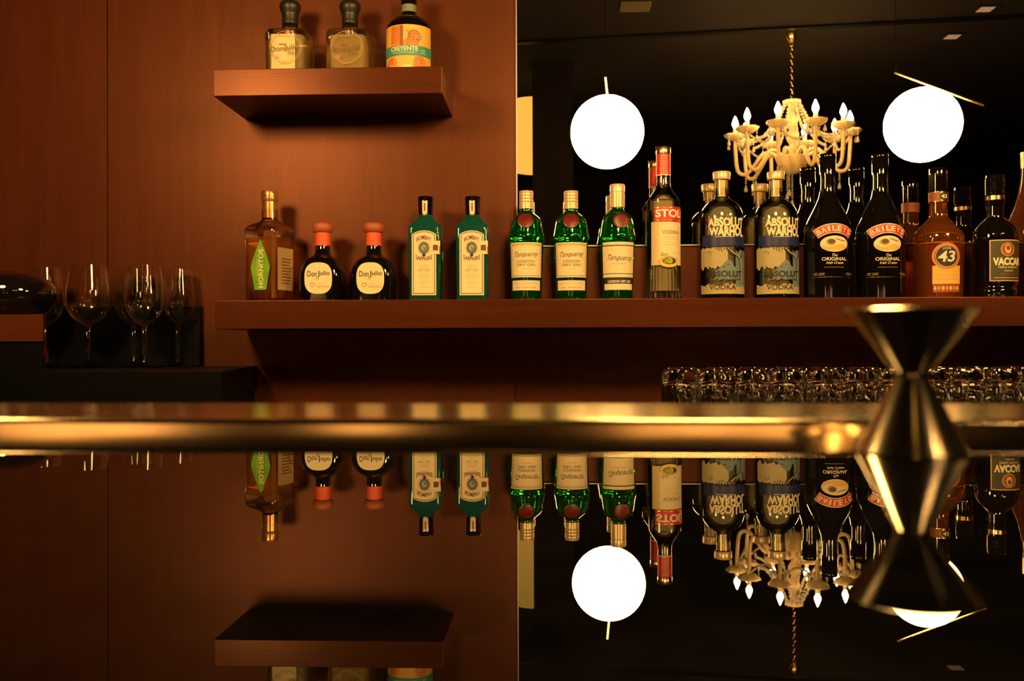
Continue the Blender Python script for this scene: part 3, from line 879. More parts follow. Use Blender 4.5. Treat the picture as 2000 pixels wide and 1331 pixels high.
# --- rounded vodka bottles with blue and yellow print
def absol(px, label, rot):
    X, z = bottle_frame(px); base = SZ
    zz = lambda y: z(y) - base
    zq = lambda y: at(px, y, ZF).z - base; k = KF
    t = thing('vodka_bottle', label, 'bottle', (X, YB, base), 0, 'round-shouldered clear vodka bottles')
    pts = [(13.6, 352), (13.8, 380), (14.2, 387), (18, 391), (27, 397), (34, 404.5), (39, 414), (41.2, 425), (41.6, 440), (41.8, 576), (41.2, 584), (38, 589.5)]
    prof = [(r * SV, zz(y)) for r, y in reversed(pts)]; prof[0] = (prof[0][0], 0.0)
    prof = smooth_prof(prof, 3)
    bdy, inn = hollow_body('glass_body', prof, M['bottle_glass'], t, 0.003, 0.010, 72)
    liquid_fill('liquor', inn, zz(408), M['liquid'], t)
    b = MB(); b.lathe([(0, zz(352)), (16.4 * SV, zz(352)), (16.8 * SV, zz(350)), (16.8 * SV, zz(338)), (16 * SV, zz(336.5)), (0, zz(336.5))], 48, ripple=lambda a, q: 0.004 * math.cos(36 * a)); b.build('cap', M['cream_gloss'], t)
    b = MB(); b.lathe([(0, zz(385)), (10.5 * SV, zz(385)), (11.2 * SV, zz(352.5)), (0, zz(352.5))], 32); b.build('bright_neck_core', M['cream_gloss'], t)  # added pale core so that the neck looks brightly lit
    lb = Label(on_lathe(prof, rot), ['ivory', 'blue', 'sand', 'greyblue', 'ink', 'cream', 'gold'])
    # blue band with an uneven edge, loose abstract shapes below it
    rnd = random.Random(5)
    w1 = [rnd.uniform(-1, 1) for _ in range(40)]
    def wob(x, a, o=0): i = (x / (4 * k)) % 38; j = int(i); f = i - j; return a * ((1 - f) * w1[(j + o) % 40] + f * w1[(j + 1 + o) % 40])
    lb.strip(-52 * k, 54 * k, lambda x: zq(481) + wob(x, 2.2 * k), lambda x: zq(459) + wob(x, 2.4 * k, 7), 'blue', 1, 60, 2)
    lb.strip(-58 * k, 4 * k, lambda x: zq(524) + wob(x, 5 * k, 3) + 8 * k * max(0, x / (30 * k)), lambda x: zq(484) + wob(x, 2 * k, 5), 'sand', 1, 40, 3)
    lb.strip(-20 * k, 34 * k, lambda x: zq(546) + wob(x, 2.5 * k, 11), lambda x: zq(528) + 18 * k * math.exp(-((x - 6 * k) / (14 * k)) ** 2) + wob(x, 3 * k, 2), 'greyblue', 2, 40, 3)
    lb.strip(20 * k, 56 * k, lambda x: zq(560) + wob(x, 2 * k, 21), lambda x: zq(490) + wob(x, 3 * k, 22), 'greyblue', 1, 30, 3)
    lb.strip(-58 * k, 54 * k, lambda x: zq(574), lambda x: zq(556) + wob(x, 3 * k, 30), 'sand', 1, 40, 2)
    lb.line([(2 * k, zq(484)), (12 * k, zq(493)), (24 * k, zq(500)), (31 * k, zq(506)), (33 * k, zq(520)), (32 * k, zq(548))], 4.2 * k, 'ink', 3)
    lb.line([(3 * k, zq(484)), (13 * k, zq(492)), (25 * k, zq(499)), (32 * k, zq(506)), (34 * k, zq(520)), (33 * k, zq(548))], 1.2 * k, 'cream', 4)
    lb.line([(31 * k, zq(506)), (38 * k, zq(499)), (40 * k, zq(488))], 2.4 * k, 'ink', 3)
    lb.line([(20 * k, zq(498)), (28 * k, zq(490)), (30 * k, zq(482))], 1.2 * k, 'ink', 3)
    for q in range(6): lb.line([((-20 + 5 * q) * k, zq(482)), ((-17 + 5 * q) * k, zq(488 + 2 * (q % 3)))], 1.6 * k, 'blue', 3)
    lb.line([(-38 * k, zq(494)), (-32 * k, zq(490)), (-27 * k, zq(493)), (-30 * k, zq(498))], 1.0 * k, 'brown_ink' if False else 'ink', 3)
    lb.line([(-14 * k, zq(526)), (-4 * k, zq(521)), (6 * k, zq(516))], 1.6 * k, 'ink', 3)
    rg = lambda u: 1 + 0.28 * abs(math.sin(u * 9)) * (u > -0.2)
    lb.text('ABSOLUT', 3 * k, zq(433.5), 75 * k, 16 * k, 'ivory', 4, 0.045, taper=rg)
    lb.text('WARHOL', 4 * k, zq(451.5), 72 * k, 17 * k, 'ivory', 4, 0.045, taper=rg)
    lb.rect(-20 * k, 14 * k, zq(462.8), zq(462), 'ivory', 4, 6, 1)
    lb.text('ABSOLUT', -2 * k, zq(535), 76 * k, 12 * k, 'ink', 5, 0.035)
    lb.text('SWEDISH VODKA', 2 * k, zq(545.5), 62 * k, 4 * k, 'gold', 5)
    lb.text('VODKA', 2 * k, zq(551), 18 * k, 4.5 * k, 'gold', 5)
    lb.text('VODKA', -6 * k, zq(561), 52 * k, 10 * k, 'brown_ink' if False else 'ink', 5, 0.01)
    lb.build('printed_wrap', t, 'yellow lettering over blue and pale brushwork')
    return t


absol(1410, 'round-shouldered clear vodka bottle with yellow lettering, nearer the tall slim bottle', 0.0)
absol(1516, 'round-shouldered clear vodka bottle with yellow lettering, nearer the black cream liqueur bottles', 0.10)

# --- dark cream liqueur bottles
def bailey(px, label):
    X, z = bottle_frame(px); base = SZ
    zz = lambda y: z(y) - base
    zq = lambda y: at(px, y, ZF).z - base; k = KF
    t = thing('liqueur_bottle', label, 'bottle', (X, YB, base), 0, 'black cream liqueur bottles')
    pts = [(14.4, 318), (14.6, 362), (15.4, 376), (18, 387), (23, 399), (30, 413), (37, 427), (42.5, 441), (45, 453), (45.6, 470), (45, 577), (44, 584), (41, 589.5)]
    prof = [(r * SV, zz(y)) for r, y in reversed(pts)]; prof[0] = (prof[0][0], 0.0)
    prof = smooth_prof(prof, 3)
    b = MB(); b.lathe([(0, 0)] + prof + [(0, prof[-1][1])], 72); b.build('glass_body', M['black_glass'], t)
    pr = [(0, zz(345)), (15.4 * SV, zz(345)), (15.6 * SV, zz(322))]
    for q in range(5): pr += [(15.1 * SV, zz(321 - 2.6 * q)), (15.7 * SV, zz(319.7 - 2.6 * q))]
    pr += [(15.4 * SV, zz(303)), (14.4 * SV, zz(301.5)), (0, zz(301.5))]
    b = MB(); b.lathe(pr, 48); b.build('cap', M['black_glass'], t)
    lb = Label(on_lathe(prof), ['red', 'white', 'cream', 'gold', 'brown_ink', 'tan_ink', 'ivory', 'ochre'])
    R_ = 62 * k; cz = zq(445) - R_
    a1 = math.radians(36)
    lb.ring(0, cz, R_ - 10.5 * k, R_ + 8.5 * k, 'cream', 1, PI / 2 - a1, PI / 2 + a1, 30)
    lb.ring(0, cz, R_ - 9 * k, R_ + 7 * k, 'red', 2, PI / 2 - a1 * 0.97, PI / 2 + a1 * 0.97, 30)
    # letters along the banner
    word = 'BAILEYS'; n_ = len(word)
    for i, chh in enumerate(word):
        a = PI / 2 + a1 * 0.80 * (1 - 2 * i / (n_ - 1))
        lb.text(chh, math.cos(a) * (R_ - 1 * k), cz + math.sin(a) * (R_ - 1 * k), (3.0 if chh == 'I' else 8.5) * k, 10.5 * k, 'ivory', 3, 0.02, rot=a - PI / 2)
    lb.ell(0, zq(476.5), 27 * k, 15.5 * k, 'cream', 1)
    lb.strip(-24 * k, 24 * k, lambda x: zq(490) + 5 * k * abs(x / (24 * k)) ** 2, lambda x: zq(480) + 2.5 * k * math.sin(x / (6 * k)), 'ochre', 2, 24, 2)
    lb.ell(-7 * k, zq(473), 9 * k, 6.5 * k, 'tan_ink', 3); lb.ell(-6 * k, zq(472), 6.5 * k, 4.6 * k, 'brown_ink', 4)
    lb.line([(2 * k, zq(466)), (12 * k, zq(470)), (20 * k, zq(471))], 1.4 * k, 'brown_ink', 4)
    lb.text('The', 0, zq(498.5), 11 * k, 5 * k, 'ivory', 1, shear=0.4)
    lb.text('ORIGINAL', 0, zq(506), 48 * k, 6.5 * k, 'ivory', 1, 0.01)
    lb.text('Irish Cream', 1 * k, zq(513.5), 32 * k, 5 * k, 'ivory', 1, shear=0.4)
    lb.rect(-20 * k, 18 * k, zq(522.6), zq(522), 'tan_ink', 1, 8, 1)
    lb.text('NET. CONT.', -29 * k, zq(535.5), 22 * k, 5 * k, 'tan_ink', 1); lb.text('17% Vol', 32 * k, zq(535.5), 16 * k, 5 * k, 'tan_ink', 1)
    lb.rect(-44 * k, 44 * k, zq(541.8), zq(541), 'gold', 1, 24, 1)
    lb.build('front_label', t, 'red arched banner over an oval picture')
    return t


bailey(1617, 'black cream liqueur bottle with red arched banner, nearer the clear vodka bottles')
bailey(1719.5, 'black cream liqueur bottle with red arched banner, nearer the amber bottle')

# --- amber liqueur bottle with a round badge
px = 1833; X, z = bottle_frame(px); base = SZ
zz = lambda y: z(y) - base
zq = lambda y: at(px, y, ZF).z - base; k = KF
t = thing('liqueur_bottle', 'amber liqueur bottle with broad shoulders and a round orange-rimmed badge', 'bottle', (X, YB, base))
pts = [(14.5, 340), (16, 400), (17, 423), (20, 429), (27, 437), (36, 447), (43, 456), (45.3, 464), (45.5, 475), (44.5, 530), (43.5, 574), (42.5, 584), (39, 589.5)]
prof = [(r * SV, zz(y)) for r, y in reversed(pts)]; prof[0] = (prof[0][0], 0.0)
prof = smooth_prof(prof, 3)
b = MB(); b.lathe([(0, 0)] + prof + [(0, prof[-1][1])], 72); b.build('glass_body', M['amber_glass'], t)
b = MB(); b.lathe([(0, zz(380)), (17 * SV, zz(380)), (17.2 * SV, zz(345)), (16.4 * SV, zz(344)), (16.4 * SV, zz(343)), (17.2 * SV, zz(342)), (17 * SV, zz(331)), (16.2 * SV, zz(329)), (0, zz(329))], 48); b.build('cap', M['black_glass'], t)
b = MB(); b.lathe([(0, zz(396)), (17.7 * SV, zz(396)), (17.7 * SV, zz(376.5)), (0, zz(376.5))], 48); b.build('neck_band', M['rust'], t)
lb = Label(on_lathe([(17.8 * SV, 0), (17.8 * SV, 1)], 0.15), ['gold', 'ink', 'ivory'])
lb.rect(-30 * SV, 30 * SV, zz(377.6), zz(376.6), 'gold', 0, 24, 1); lb.rect(-30 * SV, 30 * SV, zz(396), zz(395), 'gold', 0, 24, 1)
lb.ell(2 * SV, zz(386), 11 * SV, 9 * SV, 'gold', 0); lb.ell(2 * SV, zz(386), 9.6 * SV, 7.7 * SV, 'ink', 1); lb.text('43', 2 * SV, zz(386), 12 * SV, 7.5 * SV, 'ivory', 2, 0.03)
lb.build('neck_badge', t)
lb = Label(on_lathe(prof, -0.02), ['orange_ring', 'ink', 'ivory', 'ochre', 'brown_ink', 'tan_ink', 'rust'])
lb.rect(-27 * k, 27 * k, zq(555), zq(519), 'ochre', 0, 24, 4)
for y in (536, 541, 546): lb.rect(-20 * k, 20 * k, zq(y + 0.8), zq(y), 'tan_ink', 1, 8, 1)
lb.rect(-26 * k, 26 * k, zq(571), zq(556), 'rust', 0, 24, 2)
for q in range(7): lb.ell((-22 + 7 * q) * k, zq(563), 2.6 * k, 4 * k, ('ochre', 'orange_ring')[q % 2], 1, nx=8)
cz = zq(500.5)
lb.ell(-1 * k, cz, 27 * k, 25.5 * k, 'orange_ring', 1); lb.ell(-1 * k, cz, 22.5 * k, 21.5 * k, 'ink', 2)
lb.ring(-1 * k, cz, 20 * k, 20.8 * k, 'ivory', 3)
lb.text('4', -8.5 * k, cz - 0.5 * k, 16 * k, 21 * k, 'ivory', 4, 0.02, shear=0.15); lb.text('3', 7.5 * k, cz - 0.5 * k, 13.5 * k, 21 * k, 'ivory', 4, 0.02, shear=0.15)
lb.text('LICOR', -1 * k, cz + 15.5 * k, 15 * k, 4.4 * k, 'ivory', 4, arc=1.2 * k)
lb.build('front_label', t, 'round badge above an ochre strip')

# --- dark liqueur bottle with olive label
px = 1944; X, z = bottle_frame(px); base = SZ
zz = lambda y: z(y) - base
zq = lambda y: at(px, y, ZF).z - base; k = KF
t = thing('liqueur_bottle', 'very dark liqueur bottle with a gold-framed olive label, at the right end of the row', 'bottle', (X, YB, base))
pts = [(15.5, 385), (16, 422), (17.5, 428), (26, 436), (34, 446), (38.5, 458), (39.5, 470), (39.2, 552), (36.5, 558), (36.5, 563), (39, 569), (38.5, 582), (35, 589.5)]
prof = [(r * SV, zz(y)) for r, y in reversed(pts)]; prof[0] = (prof[0][0], 0.0)
prof = smooth_prof(prof, 3)
b = MB(); b.lathe([(0, 0)] + prof + [(0, prof[-1][1])], 72); b.build('glass_body', M['black_glass'], t)
pr = [(0, zz(404)), (17 * SV, zz(404)), (17.4 * SV, zz(380))]
for q in range(9): pr += [(16.6 * SV, zz(379 - 3.6 * q)), (17.6 * SV, zz(377.2 - 3.6 * q))]
pr += [(16.8 * SV, zz(343.5)), (0, zz(343))]
b = MB(); b.lathe(pr, 48); vcap = b.build('cap', M['black_glass'], t)
b = MB(); b.lathe([(17.6 * SV, zz(392)), (17.6 * SV, zz(384))], 48); b.build('cap_ring', M['gold'], vcap)['label'] = 'thin gold ring'
lb = Label(on_lathe(prof, 0.12), ['gold', 'dark_green', 'ivory', 'ochre', 'rust', 'brown_ink'])
lb.rect(-32 * k, 34 * k, zq(549), zq(468), 'ochre', 0, 24, 6); lb.rect(-30 * k, 32 * k, zq(547.4), zq(469.8), 'dark_green', 1, 24, 6)
lb.ell(1 * k, zq(487), 14 * k, 13 * k, 'orange_ring' if False else 'rust', 2); lb.ring(1 * k, zq(487), 12 * k, 13.2 * k, 'ochre', 3)
lb.ell(1 * k, zq(486), 6 * k, 9 * k, 'ochre', 3); lb.ell(1 * k, zq(484), 3.6 * k, 4.5 * k, 'brown_ink', 4)
lb.text('VACCARI', 4 * k, zq(510.5), 60 * k, 15 * k, 'ivory', 2, 0.05)
lb.text('TRIPLE ANISADO', 3 * k, zq(522), 42 * k, 4 * k, 'ivory', 2)
lb.text('LIQUORE', 3 * k, zq(529), 18 * k, 3.4 * k, 'ivory', 2); lb.text('Sambuca', 1 * k, zq(535), 26 * k, 4 * k, 'rust', 2, shear=0.4)
lb.rect(-24 * k, 26 * k, zq(543), zq(542), 'ochre', 2, 8, 1)
lb.build('front_label', t, 'olive label with a gold frame and pale lettering')

# --- rosy liqueur bottle cut by the frame
px = 2087; X, z = bottle_frame(px); base = SZ
zz = lambda y: z(y) - base
t = thing('liqueur_bottle', 'tall rosy glass bottle with a diamond lattice, just beyond the right edge, seen mirrored', 'bottle', (X, YB, base))
pts = [(17, 300), (19, 330), (24, 358), (30, 382), (38, 402), (45, 422), (48, 440), (48, 560), (46, 584), (42, 589.5)]
prof = [(r * SV, zz(y)) for r, y in reversed(pts)]; prof[0] = (prof[0][0], 0.0)
prof = smooth_prof(prof, 3)
b = MB(); b.lathe([(0, 0)] + prof + [(0, prof[-1][1])], 48); b.build('glass_body', M['pink_glass'], t)
b = MB(); b.lathe([(0, zz(302)), (18.5 * SV, zz(302)), (18.5 * SV, zz(268)), (0, zz(266))], 40); b.build('cap', M['copper'], t)
b = MB(); fn = on_lathe(prof)
for sgn in (-1, 1):
    for q in range(10):
        u0 = 2 * PI * 48 * SV * q / 10
        b.tube([fn(sgn * (u0 + 60 * SV * j / 14), zz(585 - 150 * j / 14), 0.0004) for j in range(15)], 0.0006, 6)
b.build('lattice', M['copper'], t)

# --- square clear bottles on the upper shelf
def sq_bottle(px, label, tone):
    X = at(px, 100, YB).x; base = UZ
    zz = lambda y: at(px, y, YB).z - base
    t = thing('tequila_bottle', label, 'bottle', (X, YB, base), 0, 'square clear tequila bottles with black stoppers')
    w_, h_ = 41 * SV, 0.043
    ztp = at(px - 12, 52, YB - h_).z - base
    secs = [(0, w_ * 0.92, h_ * 0.92, 5), (0.003, w_ * 0.985, h_ * 0.985, 8), (ztp - 0.016, w_, h_, 9), (ztp - 0.008, w_ * 0.985, h_ * 0.985, 8), (ztp - 0.002, w_ * 0.92, h_ * 0.92, 6), (ztp, w_ * 0.80, h_ * 0.8, 4.5),
            (ztp + 0.0015, w_ * 0.42, h_ * 0.42, 2), (zz(42), 14.5 * SV, 14.5 * SV, 2)]
    b = MB(); b.loft(secs, 96); b.build('glass_body', M['bottle_glass'], t)
    b = MB(); b.loft([(0.016, w_ * 0.80, h_ * 0.80, 6), (0.02, w_ * 0.84, h_ * 0.84, 7), (ztp - 0.018, w_ * 0.85, h_ * 0.85, 8), (ztp - 0.013, w_ * 0.80, h_ * 0.80, 6)], 80); b.build('liquor', M['pale_liquid'], t)
    b = MB(); b.lathe(smooth_prof([(0, zz(50)), (15 * SV, zz(49.5)), (15.8 * SV, zz(40)), (16.2 * SV, zz(30)), (17.5 * SV, zz(26)), (20.6 * SV, zz(18)), (20.6 * SV, zz(11)), (16 * SV, zz(4.5)), (8 * SV, zz(1.8)), (0, zz(1.5))], 4), 48)
    b.build('stopper', M['bordeaux'], t)['label'] = 'black bulb-shaped stopper'
    k = (YB - h_) / FPX; zq = lambda y: at(px - 12, y, YB - h_).z - base
    # raised lettering and seal ring in the glass
    lb = Label(on_flat(h_ + 0.0006), ['brown_ink', 'tan_ink'])
    lb.ring(2 * k, zq(92), 31 * k, 32 * k, 'tan_ink', 0); lb.ring(2 * k, zq(92), 27.5 * k, 28.1 * k, 'tan_ink', 0)
    lb.text('DonJulio', 0, zq(95), 58 * k, 14 * k, 'brown_ink', 1, 0.0, rot=0.10)
    lb.text('70', 12 * k, zq(104), 14 * k, 8 * k, 'brown_ink', 1, rot=0.1)
    lb.rect(-12 * k, 4 * k, zq(87), zq(85.5), 'brown_ink', 1, 2, 1); lb.text('CRISTALINO', 0, zq(70), 26 * k, 3.5 * k, 'tan_ink', 1, arc=2 * k)
    lb.text('TEQUILA', 0, zq(124), 20 * k, 3.5 * k, 'tan_ink', 1)
    for q in range(6):
        a = 2 * PI * q / 6; lb.line([(-16 * k, zq(112)), (-16 * k + 6 * k * math.cos(a), zq(112) + 6 * k * math.sin(a))], 1.0 * k, 'tan_ink', 1)
    lb.build('raised_lettering', t)
    if tone:
        lb = Label(on_flat(h_ * 0.90), ['cream'])
        lb.rect(-28 * k, 20 * k, 0.018, ztp - 0.0135, 'cream', 0, 2, 2)
        lb.build('paper_label', t, 'cream paper panel showing through the glass')
    return t


sq_bottle(567, 'square clear tequila bottle with black bulb stopper, leftmost on the short upper shelf', True)
sq_bottle(684, 'square clear tequila bottle with black bulb stopper, middle one on the short upper shelf', False)

# --- dark round bottle with orange picture label
px = 799; X = at(px, 100, YB).x; base = UZ
zz = lambda y: at(px, y, YB).z - base
t = thing('mezcal_bottle', 'black round bottle with an orange picture label and teal ribbon, upper shelf', 'bottle', (X, YB, base))
pts = [(13.5, 8), (14, 28), (17, 33), (27, 38), (36, 45), (42, 54), (43.8, 64), (44, 158), (43, 164), (40, 167)]
prof = [(r * SV, zz(y)) for r, y in reversed(pts)]; prof[0] = (prof[0][0], 0.0)
prof = smooth_prof(prof, 3)
b = MB(); b.lathe([(0, 0)] + prof + [(0, prof[-1][1])], 72); b.build('glass_body', M['black_glass'], t)
b = MB(); b.lathe([(0, zz(26)), (14.8 * SV, zz(26)), (14.8 * SV, zz(10)), (0, zz(10))], 40); b.build('neck_band', M['sage'], t)['label'] = 'sage green neck band'
b = MB(); b.lathe([(0, zz(12)), (15.4 * SV, zz(12)), (15.9 * SV, zz(7)), (15.2 * SV, zz(4)), (15.9 * SV, zz(1)), (15.6 * SV, zz(-12)), (0, zz(-12))], 40); b.build('cap', M['black_glass'], t)
k = KF; zq = lambda y: at(px - 6, y, ZF).z - base
lb = Label(on_lathe(prof), ['ochre', 'orange', 'rust', 'teal', 'ivory', 'brown_ink', 'cream', 'tan_ink'])
HW = 62 * k
lb.rect(-HW, HW, zq(150), zq(47.5), 'ochre', 0, 40, 6)
lb.strip(-33 * k, -12 * k, lambda x: zq(100), lambda x: zq(49), 'orange', 1, 10, 4)
lb.strip(-12 * k, -5 * k, lambda x: zq(90), lambda x: zq(49), 'rust', 1, 6, 4)
for q in range(7): lb.line([((-31 + 2.8 * q) * k, zq(84)), ((-29 + 2.6 * q) * k, zq(52))], 0.5 * k, 'rust', 2)
lb.strip(-5 * k, 26 * k, lambda x: zq(88), lambda x: zq(80) + 17 * k * math.exp(-((x - 15 * k) / (12 * k)) ** 2), 'orange', 1, 24, 3)
lb.ell(16 * k, zq(67), 12 * k, 10 * k, 'orange', 1); lb.ell(24 * k, zq(72), 8 * k, 5.5 * k, 'tan_ink', 2)
for q in range(16): lb.ell((4 + (q * 7) % 22) * k, zq(61 + (q * 5) % 20), 1.5 * k, 1.2 * k, 'rust', 3, nx=6)
lb.line([(4 * k, zq(78)), (9 * k, zq(62)), (17 * k, zq(57)), (26 * k, zq(62)), (31 * k, zq(72))], 1.2 * k, 'rust', 3)
lb.line([(22 * k, zq(76)), (27 * k, zq(79)), (31 * k, zq(75))], 1.2 * k, 'rust', 3)
lb.rect(-HW, HW, zq(108), zq(88.5), 'teal', 4, 40, 2)
lb.text('CREYENTE', -4 * k, zq(94.5), 56 * k, 9 * k, 'ivory', 5, 0.02); lb.text('MEZCAL ARTESANAL JOVEN', -6 * k, zq(102.5), 46 * k, 2.6 * k, 'ivory', 5)
lb.text('TEQUILA', 36 * k, zq(97), 10 * k, 3.5 * k, 'ivory', 5); lb.text('MEZCAL', 36 * k, zq(102), 10 * k, 3.5 * k, 'ivory', 5)
for cx, cy, rx, ry, c_ in ((-32, 122, 14, 12, 'orange'), (-10, 120, 16, 12, 'ochre'), (-32, 134, 10, 8, 'cream'), (2, 134, 12, 8, 'cream'), (28, 122, 14, 14, 'orange')):
    lb.ell(cx * k, zq(cy), rx * k, ry * k, c_, 1)
for q in range(14): lb.ell((18 + (q * 7) % 20) * k, zq(112 + (q * 5) % 20), 1.3 * k, 1.1 * k, 'rust', 2, nx=6)
lb.build('front_label', t, 'orange picture label with a teal ribbon')

# ------------------------------------------------------------------ black side counter, glasses
YC = 1.60
ctz = at(300, 722.5, 1.75).z
WZ0 = ctz + 0.0002
cx1 = at(431, 740, YC).x
cab = thing('side_counter', 'low black side counter carrying the wine glasses at the left', 'counter', (cx1, YC, ctz))
def slant_box(x0, x1, y0, y1, z0, z1, sl):
    b = MB(); q = [(x0, y0), (x1, y0), (x1 - sl * (y1 - y0), y1), (x0, y1)]
    b.add([(x, y, z) for z in (z0, z1) for x, y in q], [(3, 2, 1, 0), (4, 5, 6, 7), (0, 1, 5, 4), (1, 2, 6, 5), (2, 3, 7, 6), (3, 0, 4, 7)], 0, False)
    return b


b = slant_box(-1.3, 0, 0, YW - YC - 0.001, -0.05, 0, 0.18); b.build('counter_top', M['black'], cab)
b = slant_box(-1.28, -0.006, 0.008, YW - YC - 0.002, -ctz, -0.0505, 0.18); b.build('cabinet', M['black'], cab)


def wine_glass(px, Y, sc_, label, first=[None]):
    X = at(px, 600, Y).x
    grp = 'stemmed wine glasses'
    if first[0] is None:
        t = thing('wine_glass', label, 'glass', (X, Y, ctz), 0, grp)
        s = 1.95 / FPX
        zz = lambda y: (716 - y) * s
        outer = [(0, 0.0), (41 * s, 0.0), (42 * s, 0.0006), (40 * s, 0.0014), (20 * s, 0.0035), (8 * s, 0.007), (4.2 * s, 0.014), (3.3 * s, 0.04), (3.6 * s, 0.07), (5, 0.09)]
        outer[-1] = (6 * s, zz(634)); outer[-2] = (3.6 * s, zz(645))
        b = MB(); b.lathe(outer + [(0, zz(633))], 48); b.build('foot_and_stem', M['glass'], t)
        pb_ = [(6 * s, zz(633.5)), (14 * s, zz(629)), (27 * s, zz(620)), (37 * s, zz(607)), (43 * s, zz(590)), (42.5 * s, zz(570)), (39 * s, zz(545)), (34.5 * s, zz(513))]
        pb_ = smooth_prof(pb_, 5)
        inn = [(r - 0.0011, q + (0.0018 if i < 3 else 0.0)) for i, (r, q) in enumerate(pb_)]
        b = MB(); b.lathe([(0, zz(633.5))] + pb_ + list(reversed(inn)) + [(0, inn[0][1] + 0.001)], 64); b.build('bowl', M['glass'], t)
        first[0] = t
    else:
        t = dup_thing(first[0], (X, Y, ctz), label, group=grp)
    t.scale = (sc_[0], sc_[0], sc_[1])
    return t


wine_glass(172, 1.95, (1.0, 1.0), 'large stemmed wine glass standing alone, second from the left on the black counter')
wine_glass(282, 1.93, (0.88, 0.985), 'stemmed wine glass in front of another glass on the black counter')
wine_glass(261, 2.02, (0.93, 0.985), 'stemmed wine glass half hidden behind the one before it')
wine_glass(347, 2.03, (0.80, 0.985), 'slimmer stemmed wine glass at the right end of the black counter')
wine_glass(86, 1.97, (0.88, 0.985), 'stemmed wine glass mostly hidden by the black pot at the left edge')

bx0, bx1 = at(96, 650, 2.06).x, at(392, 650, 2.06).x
tag(plain('dark_area_box', bx0, bx1, 2.055, YW - 0.0015, ctz + 0.0002, at(250, 600, 2.06).z, M['black'], 0.002), 'added black box standing in for the dark area behind the wine glasses', 'box')  # added box, stands in for a dark area on the wall

# short shelf and black pot at the left edge of the photo
YL = 1.62
s0 = at(84, 640, YL)
def cut_board(name, z0, z1, depth, mt, inset=0.0):
    """board whose right end is cut at a slant"""
    e = -0.52 * depth
    b = MB(); q = [(-1.0, inset), (-inset, inset), (-inset + e, depth), (-1.0, depth)]
    b.add([(x, y, z) for z in (z0, z1) for x, y in q], [(3, 2, 1, 0), (4, 5, 6, 7), (0, 1, 5, 4), (1, 2, 6, 5), (2, 3, 7, 6), (3, 0, 4, 7)], 0, False)
    o = b.build(name, mt); return o


zt1, zt2 = at(80, 614, YL).z, at(80, 667, YL).z
o = cut_board('serving_board', zt2 - zt1, 0, 0.20, M['shelf_wood']); o.location = (s0.x, YL, zt1)
tag(o, 'dark wooden board with a slanted end under the black pot at the left edge', 'board')
o = cut_board('storage_crate', 0, zt2 - 0.0003 - WZ0, 0.20, M['black'], 0.004); o.location = (s0.x, YL, WZ0)
tag(o, 'black crate under the wooden board at the left edge', 'crate')
ps = YL / FPX
pt = thing('pot', 'round black glazed pot on the short shelf at the left edge', 'pot', (at(18, 600, YL + 0.085).x, YL + 0.088, at(80, 614, YL).z))
b = MB(); hp = 88 * ps
b.lathe(smooth_prof([(0, 0), (55 * ps, 0), (80 * ps, hp * 0.25), (90 * ps, hp * 0.5), (82 * ps, hp * 0.78), (60 * ps, hp * 0.96), (30 * ps, hp * 1.03), (22 * ps, hp * 1.06), (0, hp * 1.06)], 4), 64)
b.build('pot_body', M['black_glass'], pt)

# tumblers upside down on the work counter behind the bar
WZ = CAMZ - 0.178
wc = thing('work_counter', 'dark back counter under the long shelf, holding the upturned tumblers', 'counter', (cx1 + 0.004, 1.60, WZ))
b = MB(); b.box(0, 3.4, 0, YW - 1.60 - 0.001, -0.04, 0, 0, 0.002); b.build('counter_top', M['black'], wc)
b = MB(); b.box(0.02, 3.38, 0.03, YW - 1.60 - 0.002, -WZ, -0.041); b.build('cabinet', M['shelf_wood'], wc)
tg = None
cnt = 0
names = ['front', 'middle', 'rear']
ordn = ['first', 'second', 'third', 'fourth', 'fifth', 'sixth', 'seventh', 'eighth', 'ninth', 'tenth', 'eleventh']
for row, Y in enumerate((1.70, 1.79, 1.88)):
    for i in range(11):
        pxx = 1328 + 70 * i + (0, 26, 8)[row]
        if pxx > 2040: continue
        X = at(pxx, 740, Y).x + random.uniform(-0.003, 0.003)
        lab = 'upturned clear tumbler, %s from the left in the %s row on the back counter' % (ordn[i], names[row])
        if tg is None:
            H = 0.1345; R = 0.0315
            tg = thing('tumbler', lab, 'glass', (X, Y, WZ), 0, 'upturned tumblers on the back counter')
            ou = [(R * 1.05, 0), (R * 1.05, 0.002), (R, H * 0.5), (R * 0.96, H * 0.88), (R * 0.93, H * 0.96), (R * 0.86, H), (R * 0.6, H - 0.001), (R * 0.3, H - 0.003), (0, H - 0.0035)]
            inn = [(0, H - 0.022), (R * 0.5, H - 0.020), (R * 0.78, H - 0.024), (R * 0.86, H - 0.032), (R * 0.94, H * 0.4), (R * 1.0, 0.0)]
            b = MB(); b.lathe(ou + inn + [(R * 1.05, 0)], 48, ripple=lambda a, q: 0.012 * math.cos(14 * a) * (q > 0.08)); b.build('glass_wall', M['glass'], tg)
        else:
            dup_thing(tg, (X, Y, WZ), lab)

